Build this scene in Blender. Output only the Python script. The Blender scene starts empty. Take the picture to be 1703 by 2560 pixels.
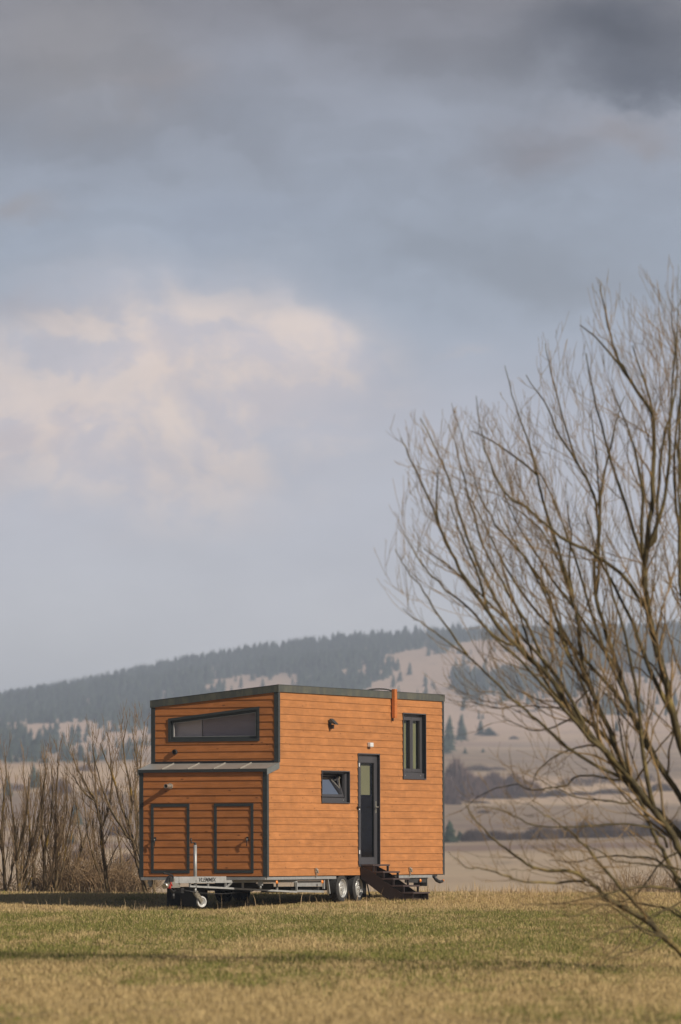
import bpy, math, random
import numpy as np
from mathutils import Vector, Matrix, noise
random.seed(7); rng = np.random.default_rng(11)
R = math.radians
scene = bpy.context.scene
COL = scene.collection

# ------------------------------------------------------------------ camera
EYE = 0.9372; PITCH = 0.0597238; F = 14222.0; CX, CY = 851.5, 1280.0
HOR = CY + F * math.tan(PITCH)
cam = bpy.data.cameras.new('camera'); co = bpy.data.objects.new('camera', cam); COL.objects.link(co)
co.location = (0, 0, EYE); co.rotation_euler = (math.pi / 2 + PITCH, 0, 0)
cam.sensor_fit = 'VERTICAL'; cam.sensor_height = 36; cam.sensor_width = 24; cam.lens = 200
cam.clip_start = 1; cam.clip_end = 40000
cam.dof.use_dof = True; cam.dof.focus_distance = 105; cam.dof.aperture_fstop = 3.2
scene.camera = co
scene.view_settings.view_transform = 'Standard'; scene.view_settings.look = 'None'
scene.view_settings.exposure = 0; scene.view_settings.gamma = 1

def ray(px, py):
    x = (px - CX) / F; y = -(py - CY) / F
    return Vector((x, math.cos(PITCH) - y * math.sin(PITCH), math.sin(PITCH) + y * math.cos(PITCH)))
def at(px, py, Y):
    d = ray(px, py); return Vector((0, 0, EYE)) + d * (Y / d.y)

# ------------------------------------------------------------------ object helpers
def tag(o, label=None, cat=None, group=None, kind=None):
    if label: o['label'] = label
    if cat: o['category'] = cat
    if group: o['group'] = group
    if kind: o['kind'] = kind
    return o
def link(o, parent=None):
    COL.objects.link(o)
    if parent is not None: o.parent = parent
    return o
def empty(name, loc=(0, 0, 0)):
    o = bpy.data.objects.new(name, None); o.empty_display_size = .3; o.location = loc; return link(o)

class MB:
    """mesh builder: collects solids, builds ONE mesh object"""
    def __init__(s): s.v = []; s.f = []; s.sm = []
    def add(s, vs, fs, smooth=False):
        b = len(s.v); s.v += [tuple(v) for v in vs]
        s.f += [tuple(i + b for i in f) for f in fs]; s.sm += [smooth] * len(fs); return s
    def box(s, x0, x1, y0, y1, z0, z1):
        vs = [(x, y, z) for z in (z0, z1) for y in (y0, y1) for x in (x0, x1)]
        return s.add(vs, [(0, 2, 3, 1), (4, 5, 7, 6), (0, 1, 5, 4), (2, 6, 7, 3), (0, 4, 6, 2), (1, 3, 7, 5)])
    def bar(s, a, b, w, h, up=(0, 0, 1)):
        a = Vector(a); b = Vector(b); d = (b - a).normalized(); u = Vector(up)
        sd = d.cross(u).normalized(); u = sd.cross(d).normalized()
        vs = []
        for p in (a, b):
            for (i, j) in ((-1, -1), (1, -1), (1, 1), (-1, 1)): vs.append(p + sd * i * w / 2 + u * j * h / 2)
        return s.add(vs, [(0, 1, 2, 3), (7, 6, 5, 4), (0, 4, 5, 1), (1, 5, 6, 2), (2, 6, 7, 3), (3, 7, 4, 0)])
    def tube(s, pts, rad, n=6, cap=True):
        pts = [Vector(p) for p in pts]; b = len(s.v); m = len(pts)
        if not hasattr(rad, '__len__'): rad = [rad] * m
        t = (pts[1] - pts[0]).normalized(); ref = Vector((0, 0, 1)) if abs(t.z) < .9 else Vector((1, 0, 0))
        u = t.cross(ref).normalized()
        for i, p in enumerate(pts):
            t = (pts[min(i + 1, m - 1)] - pts[max(i - 1, 0)])
            if t.length < 1e-9: t = Vector((0, 0, 1))
            t.normalize(); u = (u - t * u.dot(t)); u.normalize(); w = t.cross(u)
            for k in range(n):
                a = 2 * math.pi * k / n; s.v.append(tuple(p + (u * math.cos(a) + w * math.sin(a)) * rad[i]))
        for i in range(m - 1):
            for k in range(n):
                k2 = (k + 1) % n; s.f.append((b + i * n + k, b + i * n + k2, b + (i + 1) * n + k2, b + (i + 1) * n + k)); s.sm.append(True)
        if cap:
            s.f.append(tuple(b + k for k in range(n))[::-1]); s.f.append(tuple(b + (m - 1) * n + k for k in range(n))); s.sm += [False, False]
        return s
    def lathe(s, prof, c, axis='y', n=28):
        """prof: list of (r, h) ; axis y or x or z through c"""
        b = len(s.v); c = Vector(c)
        for (r, h) in prof:
            for k in range(n):
                a = 2 * math.pi * k / n; p, q = r * math.cos(a), r * math.sin(a)
                s.v.append(tuple(c + Vector({'y': (p, h, q), 'x': (h, p, q), 'z': (p, q, h)}[axis])))
        for i in range(len(prof) - 1):
            for k in range(n):
                k2 = (k + 1) % n; s.f.append((b + i * n + k, b + i * n + k2, b + (i + 1) * n + k2, b + (i + 1) * n + k)); s.sm.append(False)
        return s
    def build(s, name, mat, parent=None, bevel=0, recalc=True):
        me = bpy.data.meshes.new(name); me.from_pydata(s.v, [], s.f); me.polygons.foreach_set('use_smooth', s.sm)
        me.materials.append(mat)
        if recalc and len(s.f) < 60000:
            import bmesh
            bm = bmesh.new(); bm.from_mesh(me); bmesh.ops.recalc_face_normals(bm, faces=bm.faces); bm.to_mesh(me); bm.free()
        me.update(); o = bpy.data.objects.new(name, me)
        if bevel:
            m = o.modifiers.new('bevel', 'BEVEL'); m.width = bevel; m.segments = 2; m.limit_method = 'ANGLE'
        return link(o, parent)

# ------------------------------------------------------------------ materials
def newmat(name):
    m = bpy.data.materials.new(name); m.use_nodes = True; nt = m.node_tree; nt.nodes.clear()
    out = nt.nodes.new('ShaderNodeOutputMaterial'); return m, nt, out
class NT:
    def __init__(s, nt): s.nt = nt
    def n(s, typ, **kw):
        x = s.nt.nodes.new('ShaderNode' + typ)
        for k, v in kw.items(): setattr(x, k, v)
        return x
    def set(s, sock, v):
        if hasattr(v, 'links') or isinstance(v, bpy.types.NodeSocket): s.nt.links.new(v, sock)
        else: sock.default_value = v
    def math(s, op, a, b=0.0, c=0.0, clamp=False):
        x = s.n('Math', operation=op, use_clamp=clamp); s.set(x.inputs[0], a); s.set(x.inputs[1], b); s.set(x.inputs[2], c); return x.outputs[0]
    def mix(s, f, a, b, blend='MIX'):
        x = s.n('Mix', data_type='RGBA', blend_type=blend); s.set(x.inputs[0], f)
        for i, v in ((6, a), (7, b)):
            s.set(x.inputs[i], (*v, 1) if isinstance(v, tuple) and len(v) == 3 else v)
        return x.outputs[2]
    def rng(s, v, a, b, c=0.0, d=1.0, smooth=True):
        x = s.n('MapRange', interpolation_type='SMOOTHSTEP' if smooth else 'LINEAR'); s.set(x.inputs[0], v)
        for i, q in enumerate((a, b, c, d)): s.set(x.inputs[1 + i], q)
        return x.outputs[0]
    def noise(s, vec, scale, detail=3, rough=.55, out=0, **kw):
        x = s.n('TexNoise', **kw); s.set(x.inputs['Vector'], vec); s.set(x.inputs['Scale'], scale); s.set(x.inputs['Detail'], detail); s.set(x.inputs['Roughness'], rough); return x.outputs[out]
    def mapping(s, vec, sc=(1, 1, 1), loc=(0, 0, 0), rot=(0, 0, 0)):
        x = s.n('Mapping'); s.set(x.inputs[0], vec); x.inputs[1].default_value = loc; x.inputs[2].default_value = rot; x.inputs[3].default_value = sc; return x.outputs[0]
    def bsdf(s, col, rough=.6, metal=0.0, spec=.5, normal=None):
        x = s.n('BsdfPrincipled'); s.set(x.inputs['Base Color'], (*col, 1) if isinstance(col, tuple) and len(col) == 3 else col)
        s.set(x.inputs['Roughness'], rough); s.set(x.inputs['Metallic'], metal); s.set(x.inputs['Specular IOR Level'], spec)
        if normal is not None: s.set(x.inputs['Normal'], normal)
        return x.outputs[0]
    def bump(s, h, strength=.3, dist=.01):
        x = s.n('Bump'); s.set(x.inputs['Strength'], strength); s.set(x.inputs['Distance'], dist); s.set(x.inputs['Height'], h); return x.outputs[0]

def simple(name, col, rough=.6, metal=0.0, var=.25, scale=6.0, spec=.5, stretch=(1, 1, 1), bump=0.0):
    m, nt, out = newmat(name); N = NT(nt); tc = N.n('TexCoord').outputs['Object']
    v = N.mapping(tc, stretch)
    f = N.noise(v, scale, 5, .6); f2 = N.noise(v, scale * 7, 3, .6)
    ff = N.math('ADD', N.math('MULTIPLY', f, .65), N.math('MULTIPLY', f2, .35))
    k = N.rng(ff, .3, .7, 1 - var, 1 + var, False)
    x = N.n('VectorMath', operation='SCALE'); x.inputs[0].default_value = col; N.set(x.inputs['Scale'], k)
    rr = N.rng(f2, .2, .8, max(.05, rough - .1), min(1, rough + .1))
    nm = N.bump(f2, bump, .01) if bump else None
    nt.links.new(N.bsdf(x.outputs[0], rr, metal, spec, nm), out.inputs[0]); return m

def wood_mat(name, base, board=.135, z0=.5, knot=.8, var=.16, along='x'):
    m, nt, out = newmat(name); N = NT(nt); tc = N.n('TexCoord').outputs['Object']
    sp = N.n('SeparateXYZ'); nt.links.new(tc, sp.inputs[0]); x, y, z = sp.outputs
    h = N.math('ADD', x, N.math('MULTIPLY', y, 1.0))
    row = N.math('FLOOR', N.math('DIVIDE', N.math('SUBTRACT', z, z0 - .0005), board))
    wn = N.n('TexWhiteNoise', noise_dimensions='1D'); N.set(wn.inputs['W'], row)
    seg = N.math('FLOOR', N.math('DIVIDE', N.math('ADD', h, N.math('MULTIPLY', wn.outputs[0], 2.6)), 2.3))
    wn2 = N.n('TexWhiteNoise', noise_dimensions='2D'); cb = N.n('CombineXYZ'); N.set(cb.inputs[0], row); N.set(cb.inputs[1], seg); nt.links.new(cb.outputs[0], wn2.inputs['Vector'])
    off = N.math('MULTIPLY', wn2.outputs[0], 37.0)
    cv = N.n('CombineXYZ'); N.set(cv.inputs[0], N.math('MULTIPLY', h, .9)); N.set(cv.inputs[1], off); N.set(cv.inputs[2], N.math('MULTIPLY', z, 22.0))
    grain = N.noise(cv.outputs[0], 2.2, 6, .65)
    cv2 = N.n('CombineXYZ'); N.set(cv2.inputs[0], h); N.set(cv2.inputs[1], off); N.set(cv2.inputs[2], N.math('MULTIPLY', z, 2.0))
    blot = N.noise(cv2.outputs[0], 3.2, 4, .6)
    k = N.math('ADD', N.math('ADD', N.rng(wn2.outputs[0], 0, 1, 1 - var, 1 + var, False), N.rng(grain, .25, .75, -.16, .16, False)), N.rng(blot, .3, .7, -.13, .13, False))
    big = N.noise(N.mapping(tc, (.5, .5, 1.1)), 1.3, 4, .6); k = N.math('MULTIPLY', k, N.rng(big, .3, .7, .93, 1.06))
    c = N.n('VectorMath', operation='SCALE'); c.inputs[0].default_value = base; N.set(c.inputs['Scale'], k)
    pale = N.mix(N.rng(blot, .55, .8, 0, .3), c.outputs[0], tuple(min(1, q * 1.35 + .02) for q in base))
    vo = N.n('TexVoronoi', feature='F1'); cv3 = N.n('CombineXYZ'); N.set(cv3.inputs[0], N.math('MULTIPLY', h, 2.2)); N.set(cv3.inputs[1], off); N.set(cv3.inputs[2], N.math('MULTIPLY', z, 5.0))
    nt.links.new(cv3.outputs[0], vo.inputs['Vector']); vo.inputs['Scale'].default_value = 1.5
    kn = N.rng(vo.outputs['Distance'], .05, .15, knot, 0)
    joint = N.math('LESS_THAN', N.math('FRACT', N.math('DIVIDE', N.math('ADD', h, N.math('MULTIPLY', wn.outputs[0], 2.6)), 2.3)), .0022)
    kn = N.math('MAXIMUM', kn, N.math('MULTIPLY', joint, .2))
    col = N.mix(kn, pale, tuple(q * .32 for q in base))
    nt.links.new(N.bsdf(col, N.rng(grain, .3, .7, .5, .7), 0, .35, N.bump(grain, .25, .004)), out.inputs[0]); return m

def glass_mat(name, tint=.75, refl=1.0, col=(.85, .87, .85)):
    m, nt, out = newmat(name); N = NT(nt); tc = N.n('TexCoord').outputs['Object']
    fr = N.n('Fresnel'); fr.inputs[0].default_value = 1.5
    sm = N.noise(tc, 5, 4, .6)
    tr = N.n('BsdfTransparent'); c = tuple(tint * q for q in col); tr.inputs[0].default_value = (*c, 1)
    gl = N.n('BsdfGlossy'); N.set(gl.inputs['Roughness'], N.rng(sm, .3, .7, .01, .05)); gl.inputs[0].default_value = (.95, .95, 1, 1)
    mx = N.n('MixShader'); bf = N.n('NewGeometry').outputs['Backfacing']; N.set(mx.inputs[0], N.math('MULTIPLY', N.math('MULTIPLY', fr.outputs[0], refl, clamp=True), N.math('SUBTRACT', 1.0, bf), clamp=True)); nt.links.new(tr.outputs[0], mx.inputs[1]); nt.links.new(gl.outputs[0], mx.inputs[2])
    nt.links.new(mx.outputs[0], out.inputs[0]); return m

WOOD = (.405, .168, .056)
M = {}
M['siding'] = wood_mat('orange_stained_siding', WOOD, var=.045, knot=.5)
M['siding_front'] = wood_mat('orange_stained_siding_front', (.43, .158, .046), var=.06)
M['post'] = wood_mat('post_wood', (.47, .15, .04), board=9, z0=-1)
M['trim'] = simple('anthracite_trim', (.038, .045, .046), .45, .0, .15, 4)
M['frame'] = simple('anthracite_frame', (.055, .054, .06), .42, 0, .12, 5)
M['reveal'] = simple('black_reveal', (.012, .014, .018), .5, 0, .2, 5)
M['seal'] = simple('rubber_seal', (.01, .01, .011), .6, 0, .2, 5)
M['glass'] = glass_mat('window_glass', .92, .35)
M['glass_loft'] = glass_mat('loft_glass', 1.0, .9, (1, .97, .98))
M['glass_sash'] = glass_mat('tilted_glass', .35, 8.0)
M['zinc'] = simple('galvanised_steel', (.36, .365, .36), .45, .35, .22, 7)
M['chrome'] = simple('zinc_plated', (.5, .48, .42), .3, .7, .15, 9)
M['flash'] = simple('grey_flashing', (.17, .18, .175), .45, .2, .15, 5)
M['roofsheet'] = simple('light_metal_roof', (.42, .40, .36), .38, .4, .15, 3)
M['alu'] = simple('brushed_rim', (.62, .62, .60), .35, .6, .15, 9)
M['rubber'] = simple('tyre_rubber', (.03, .029, .028), .85, 0, .25, 14)
M['black'] = simple('black_plastic', (.02, .02, .021), .5, 0, .2, 9)
M['dark'] = simple('dark_underbody', (.03, .03, .03), .8, 0, .3, 4)
M['stairwood'] = simple('dark_stained_wood', (.02, .012, .011), .6, 0, .35, 3, stretch=(1, 1, 6), bump=.2)
M['tread'] = simple('lighter_tread_wood', (.06, .042, .040), .55, 0, .35, 3, stretch=(1, 6, 1), bump=.2)  # treads paler than the stringers and supports
M['amber'] = simple('amber_lens', (.75, .22, .02), .3, 0, .1, 9)
M['red'] = simple('red_plastic', (.5, .03, .02), .4, 0, .1, 9)
M['white'] = simple('white_plastic', (.62, .63, .63), .4, 0, .08, 9)
M['innerwall'] = simple('inner_wall', (.55, .48, .34), .8, 0, .1, 1.2)
M['innergrey'] = simple('inner_grey', (.29, .26, .27), .8, 0, .1, 1.2)
M['innerdark'] = simple('inner_dark', (.10, .06, .035), .7, 0, .4, 1.5)
M['loftp'] = simple('loft_light_panel', (.50, .48, .46), .8, 0, .1, 2)
M['cup'] = simple('brown_cupboard', (.30, .19, .10), .7, 0, .3, 2)
M['blind'] = simple('door_blind', (.36, .33, .20), .9, 0, .08, 2)
M['curtain'] = simple('olive_curtain', (.36, .34, .19), .9, 0, .2, 3, stretch=(6, 6, 1))

def fascia_mat():
    m, nt, out = newmat('weathered_fascia'); N = NT(nt); tc = N.n('TexCoord').outputs['Object']
    a = N.noise(N.mapping(tc, (3, 3, .8)), 2.2, 6, .7); b = N.noise(N.mapping(tc, (1, 1, 2)), .9, 5, .6); c_ = N.noise(N.mapping(tc, (14, 14, 1.4)), 1.6, 4, .7)
    c = N.mix(N.rng(a, .42, .62), (.066, .072, .066), (.115, .115, .088))
    c = N.mix(N.rng(b, .5, .7, 0, .6), c, (.05, .075, .075))
    c = N.mix(N.rng(c_, .6, .75, 0, .55), c, (.18, .17, .14))
    nt.links.new(N.bsdf(c, N.rng(a, .3, .7, .42, .65), 0, .5), out.inputs[0]); return m
M['fascia'] = fascia_mat()

# ------------------------------------------------------------------ terrain
def lin(x, xs, ys): return float(np.interp(x, xs, ys))
ND = [-400, 0, 45, 60, 80, 95, 100, 103.7, 107, 109, 112, 115, 117.5, 121, 128, 150, 200, 290, 400]
NZ = [-1.2, -.75, -.42, -.29, -.16, -.10, -.075, -.045, 0, .03, .075, .10, .09, -.02, -.45, -1.9, -4.0, -4.6, -2.97]
def near_z(d):
    return np.interp(d, ND, NZ)
FX = [-6000, -1500, 0, 400, 850, 1150, 1700, 3200, 8000]
FD = [400, 600, 800, 1000, 1300, 1600, 1720, 2100, 2600, 3200, 4000, 4500, 4700, 5600, 9000]
FP = [[2262] * 9,
      [2190, 2190, 2195, 2195, 2195, 2192, 2186, 2185, 2185],
      [2120, 2120, 2125, 2128, 2130, 2132, 2122, 2120, 2120],
      [2060, 2060, 2064, 2072, 2078, 2090, 2080, 2075, 2070],
      [1985, 1985, 1982, 1984, 1990, 2012, 2012, 2005, 1990],
      [1915, 1910, 1907, 1905, 1920, 1938, 1948, 1940, 1930],
      [1925, 1918, 1914, 1911, 1915, 1916, 1926, 1925, 1925],
      [1915, 1908, 1902, 1896, 1886, 1872, 1880, 1885, 1890],
      [1890, 1876, 1866, 1852, 1832, 1812, 1804, 1810, 1830],
      [1860, 1835, 1818, 1792, 1756, 1736, 1710, 1725, 1760],
      [1840, 1795, 1774, 1716, 1656, 1632, 1613, 1640, 1700],
      [1835, 1788, 1754, 1683, 1616, 1590, 1583, 1615, 1690],
      [1838, 1791, 1757, 1686, 1619, 1593, 1586, 1618, 1694],
      [1930, 1900, 1880, 1850, 1800, 1780, 1780, 1800, 1850],
      [2080] * 9]
FDa = np.array(FD, float); FXa = np.array(FX, float); FPa = np.array(FP, float)
RX = np.array([-800, 0, 109, 195, 293, 380, 543, 695, 760, 923, 1032, 1086, 1303, 1703, 2600]); RY = np.array([1790, 1738, 1707, 1681, 1670, 1662, 1645, 1629, 1616, 1591, 1586, 1577, 1564, 1564, 1580.])
def far_px(d, px):
    # bilinear in (d, px), smoothed in d
    j = np.clip(np.searchsorted(FDa, d) - 1, 0, len(FD) - 2); t = np.clip((d - FDa[j]) / (FDa[j + 1] - FDa[j]), 0, 1)
    t = t * .5 + (t * t * (3 - 2 * t)) * .5
    i = np.clip(np.searchsorted(FXa, px) - 1, 0, len(FX) - 2); s = np.clip((px - FXa[i]) / (FXa[i + 1] - FXa[i]), 0, 1)
    a = FPa[j, i] * (1 - s) + FPa[j, i + 1] * s; b = FPa[j + 1, i] * (1 - s) + FPa[j + 1, i + 1] * s
    return a * (1 - t) + b * t
def vnoise(x, y, sc, seed=0):
    """cheap vectorised value noise"""
    x = np.asarray(x, float) / sc + seed * 17.3; y = np.asarray(y, float) / sc - seed * 9.1
    xi = np.floor(x).astype(np.int64); yi = np.floor(y).astype(np.int64); fx = x - xi; fy = y - yi
    fx = fx * fx * (3 - 2 * fx); fy = fy * fy * (3 - 2 * fy)
    def h(a, b):
        n = (a * 374761393 + b * 668265263 + seed * 1442695) & 0x7fffffff; n = ((n ^ (n >> 13)) * 1274126177) & 0x7fffffff
        return ((n ^ (n >> 16)) & 0xffff) / 65535.0
    return (h(xi, yi) * (1 - fx) + h(xi + 1, yi) * fx) * (1 - fy) + (h(xi, yi + 1) * (1 - fx) + h(xi + 1, yi + 1) * fx) * fy
def height(x, y):
    x = np.asarray(x, float); y = np.asarray(y, float)
    zn = near_z(y) + (vnoise(x, y, 3.1, 1) - .5) * .05 * np.clip((y - 20) / 20, 0, 1) + (vnoise(x, y, .9, 2) - .5) * .022
    zn = zn - .085 * np.clip((-x - .6) / 1.6, 0, 1) * np.exp(-((y - 104.0) / 4.2) ** 2)
    px = CX + F * x / np.maximum(y, 200)
    p = far_px(y, px)
    amp = np.clip((y - 450) / 600, 0, 1) * np.clip((6500 - y) / 2000, 0, 1)
    p = p + (vnoise(x, y, 170, 3) - .5) * 9 * amp + (vnoise(x, y, 60, 4) - .5) * 3 * amp
    zf = EYE + (HOR - p) / F * y
    return np.where(y < 400, zn, zf)
def gz(x, y): return float(height(x, y))

rows = np.concatenate([np.arange(-60, 40, 5), np.arange(40, 124, .6), np.arange(124, 200, 3), np.arange(200, 600, 12), np.arange(600, 2200, 22), np.arange(2200, 4900, 36), np.arange(4900, 9000, 160), [12000, 20000]])
ss = np.sign(np.linspace(-1, 1, 161)) * np.abs(np.linspace(-1, 1, 161)) ** 2.2
def build_ground():
    V = []; nr, nc = len(rows), len(ss)
    for d in rows:
        w = 60 + max(d, 0) * .9
        xs = ss * w; z = height(xs, np.full(nc, min(d, 8999.0)))
        if d > 9000: z = z * 0 - 20
        V.append(np.stack([xs, np.full(nc, d), z], 1))
    V = np.concatenate(V); idx = np.arange(nr * nc).reshape(nr, nc)
    Q = np.stack([idx[:-1, :-1], idx[:-1, 1:], idx[1:, 1:], idx[1:, :-1]], -1).reshape(-1, 4)
    me = bpy.data.meshes.new('ground'); me.from_pydata(V.tolist(), [], Q.tolist()); me.polygons.foreach_set('use_smooth', [True] * len(Q)); me.update()
    return me

def straw_green(N, pos):
    """shared colour field of the meadow (dry straw with green patches)"""
    sp = N.n('SeparateXYZ'); N.nt.links.new(pos, sp.inputs[0]); x, y, z = sp.outputs
    p2 = N.mapping(pos, (.42, .12, 0))
    a = N.noise(p2, 1.0, 5, .62); b = N.noise(N.mapping(pos, (1.6, .5, 0)), 1.0, 4, .65); c = N.noise(N.mapping(pos, (7, 3.0, 0)), 1.0, 3, .6)
    g = N.math('ADD', N.math('ADD', N.math('MULTIPLY', a, .5), N.math('MULTIPLY', b, .3)), N.math('MULTIPLY', c, .2))
    # strips left by mowing: pale hay further forward, greener strip behind it
    bias = N.math('SUBTRACT', N.rng(N.math('ADD', y, N.math('MULTIPLY', b, 16.0)), 58, 74, -.06, .02), N.math('MULTIPLY', N.rng(y, 90, 100, 0, 1), N.rng(N.math('ADD', y, N.math('MULTIPLY', b, 10.0)), 98, 110, .0, .08)))
    hay = N.math('MULTIPLY', N.math('MULTIPLY', N.rng(y, 48.5, 50, 0, 1), N.rng(y, 53, 55, 1, 0)), N.rng(x, -1.2, 1.6, -.05, .0))
    strip = N.math('MULTIPLY', N.math('MULTIPLY', N.rng(y, 70, 84, 0, 1), N.rng(y, 90, 99, 1, 0)), .025)
    g = N.math('ADD', N.math('ADD', N.math('ADD', g, bias), hay), strip)
    gm = N.rng(g, .42, .58)
    return g, gm, c
def ground_mat():
    m, nt, out = newmat('meadow_and_fields'); N = NT(nt); pos = N.n('NewGeometry').outputs['Position']
    g, gm, c = straw_green(N, pos)
    near = N.mix(gm, (.28, .20, .10), (.12, .115, .035))
    near = N.mix(N.rng(c, .3, .5, .5, 0), near, (.06, .045, .022))
    # far dry fields
    f1 = N.noise(N.mapping(pos, (.004, .0016, 0)), 1.0, 5, .6); f2 = N.noise(N.mapping(pos, (.03, .012, 0)), 1.0, 4, .6); f3 = N.noise(N.mapping(pos, (.0012, .011, 0)), 1.0, 4, .55)
    far = N.mix(N.rng(f1, .38, .6), (.50, .37, .23), (.33, .24, .165))
    far = N.mix(N.rng(f3, .47, .60, 0, .85), far, (.24, .16, .125))
    far = N.mix(N.rng(f2, .5, .7, 0, .6), far, (.20, .155, .11))
    f4 = N.noise(N.mapping(pos, (.12, .02, 0)), 1.0, 5, .7); far = N.mix(N.rng(f4, .56, .66, 0, .55), far, (.15, .12, .085))
    f5 = N.noise(N.mapping(pos, (.02, .05, 0), (0, 0, 0), (0, 0, .35)), 1.0, 3, .5); far = N.mix(N.rng(f5, .5, .62, 0, .35), far, (.52, .40, .27))
    sp = N.n('SeparateXYZ'); nt.links.new(pos, sp.inputs[0])
    yv = sp.outputs[1]; wob = N.math('ADD', yv, N.math('MULTIPLY', f1, 300.0))
    def band(y0, y1, y2, y3, c, k):
        return N.mix(N.math('MULTIPLY', N.math('MULTIPLY', N.rng(wob, y0, y1, 0, 1), N.rng(wob, y2, y3, 1, 0)), k), far, c)
    far = band(200, 400, 900, 1000, (.54, .41, .27), .7)
    far = band(1440, 1500, 1720, 1800, (.66, .48, .33), .6)
    far = band(1160, 1260, 1420, 1470, (.24, .175, .13), .55)
    far = N.mix(N.rng(wob, 2100, 2800), far, (.66, .48, .36))
    far = N.mix(N.rng(f4, .55, .68, 0, .4), far, (.20, .15, .11))
    col = N.mix(N.rng(sp.outputs[1], 119, 150), near, far)
    nt.links.new(N.bsdf(col, .95, 0, .1), out.inputs[0]); return m
M['ground'] = ground_mat()
gme = build_ground(); gme.materials.append(M['ground'])
ground = link(bpy.data.objects.new('ground', gme)); tag(ground, kind='structure')

# grass blades --------------------------------------------------------
def blade_mat(name, straw1, straw2, green1, green2, tall=False):
    m, nt, out = newmat(name); N = NT(nt); geo = N.n('NewGeometry')
    g, gm, c = straw_green(N, geo.outputs['Position']); rnd = geo.outputs['Random Per Island']
    s = N.mix(rnd, straw1, straw2); gr = N.mix(rnd, green1, green2)
    pick = N.math('GREATER_THAN', N.math('ADD', N.math('MULTIPLY', gm, .85), -.02), N.math('FRACT', N.math('MULTIPLY', rnd, 37.31)))
    col = N.mix(N.math('MULTIPLY', pick, 0 if tall else 1), s, gr)
    b = N.bsdf(col, .7, 0, .2); t = N.n('BsdfTranslucent'); nt.links.new(col, t.inputs[0])
    mx = N.n('MixShader'); mx.inputs[0].default_value = .22; nt.links.new(b, mx.inputs[1]); nt.links.new(t.outputs[0], mx.inputs[2])
    nt.links.new(mx.outputs[0], out.inputs[0]); return m
M['blade'] = blade_mat('grass_blades', (.64, .485, .24), (.37, .275, .125), (.29, .275, .07), (.14, .145, .038))
M['stalk'] = blade_mat('dry_stalks', (.62, .46, .27), (.42, .30, .17), (.2, .2, .1), (.2, .2, .1), True)
def blades(name, n, d0, d1, hmin, hmax, w, mat, xr=None, lean=.8, dens_pow=1.0, pts=None):
    if pts is None:
        u = rng.random(n); d = d0 + (d1 - d0) * u ** dens_pow
        half = .064 * d + 1.6; x = (rng.random(n) * 2 - 1) * half
    else: x, d = pts; n = len(x)
    z = height(x, d)
    a = rng.random(n) * 2 * np.pi; h = hmin + (hmax - hmin) * rng.random(n) ** 2.0
    h = h * (.5 + .6 * vnoise(x, d, 1.3, 7) + .7 * np.clip(vnoise(x, d, .28, 8) - .55, 0, 1) * 2)
    ww = w * (.6 + .8 * rng.random(n)); b = rng.random(n) * 2 * np.pi; ln = lean * h * rng.random(n)
    P0 = np.stack([x - np.cos(a) * ww / 2, d - np.sin(a) * ww / 2, z - .01], 1); P1 = np.stack([x + np.cos(a) * ww / 2, d + np.sin(a) * ww / 2, z - .01], 1)
    mid = np.stack([x + np.cos(b) * ln * .35, d + np.sin(b) * ln * .35, z + h * .6], 1); off = np.stack([np.cos(a) * ww * .38, np.sin(a) * ww * .38, 0 * ww], 1)
    tip = np.stack([x + np.cos(b) * ln, d + np.sin(b) * ln, z + h], 1)
    V = np.stack([P0, P1, mid + off, mid - off, tip], 1).reshape(-1, 3)
    k = np.arange(n)[:, None] * 5
    me = bpy.data.meshes.new(name); me.vertices.add(n * 5); me.vertices.foreach_set('co', V.ravel())
    li = np.concatenate([k + 0, k + 1, k + 2, k + 3, k + 3, k + 2, k + 4], 1).astype(np.int32).ravel()
    me.loops.add(n * 7); me.loops.foreach_set('vertex_index', li)
    me.polygons.add(n * 2); st = (np.arange(n)[:, None] * 7 + np.array([[0, 4]])).astype(np.int32).ravel()
    me.polygons.foreach_set('loop_start', st)
    me.update(calc_edges=True); me.materials.append(mat)
    return link(bpy.data.objects.new(name, me))
NB = 720000
g1 = blades('meadow_grass', NB, 42, 119, .02, .066, .0075, M['blade'], lean=1.0, dens_pow=.9)
tag(g1, 'short straw coloured meadow grass with green patches', 'grass', kind='stuff')
tx = []; td = []
def clump(px0, px1, d0, d1, n):
    for _ in range(n):
        d = random.uniform(d0, d1); px = random.uniform(px0, px1); tx.append((px - CX) / F * d); td.append(d)
clump(0, 1703, 110, 118, 900); clump(1190, 1440, 112, 118, 420); clump(1250, 1330, 113, 117, 120); clump(100, 155, 98, 100, 40); clump(340, 372, 97, 99, 26); clump(-300, 2100, 96, 116, 800)
clump(1020, 1200, 112, 118, 200)
g2 = blades('dry_grass_stalks', 0, 0, 0, .08, .30, .008, M['stalk'], lean=.45, pts=(np.array(tx), np.array(td)))
tag(g2, 'tall dry grass stalks along the edge of the meadow', 'grass', kind='stuff')

# ------------------------------------------------------------------ house
HX, HD = -1.1412828, 104.4613; TH = 1.1546394; TA, TB = .0013729, -.0031061
L = 7.8105; NS = .505; W = 2.55; ZB = .5
ux = Vector((math.cos(TH), math.sin(TH), TA)).normalized(); uy = Vector((-math.sin(TH), math.cos(TH), TB)); uy = (uy - ux * ux.dot(uy)).normalized(); uz = ux.cross(uy)
house = empty('tiny_house'); house.matrix_world = Matrix(((ux.x, uy.x, uz.x, HX), (ux.y, uy.y, uz.y, HD), (ux.z, uy.z, uz.z, 0), (0, 0, 0, 1)))
tag(house, 'orange timber clad tiny house with dark trim on a galvanised twin axle trailer', 'tiny house')
HM = house.matrix_world.copy()

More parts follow.
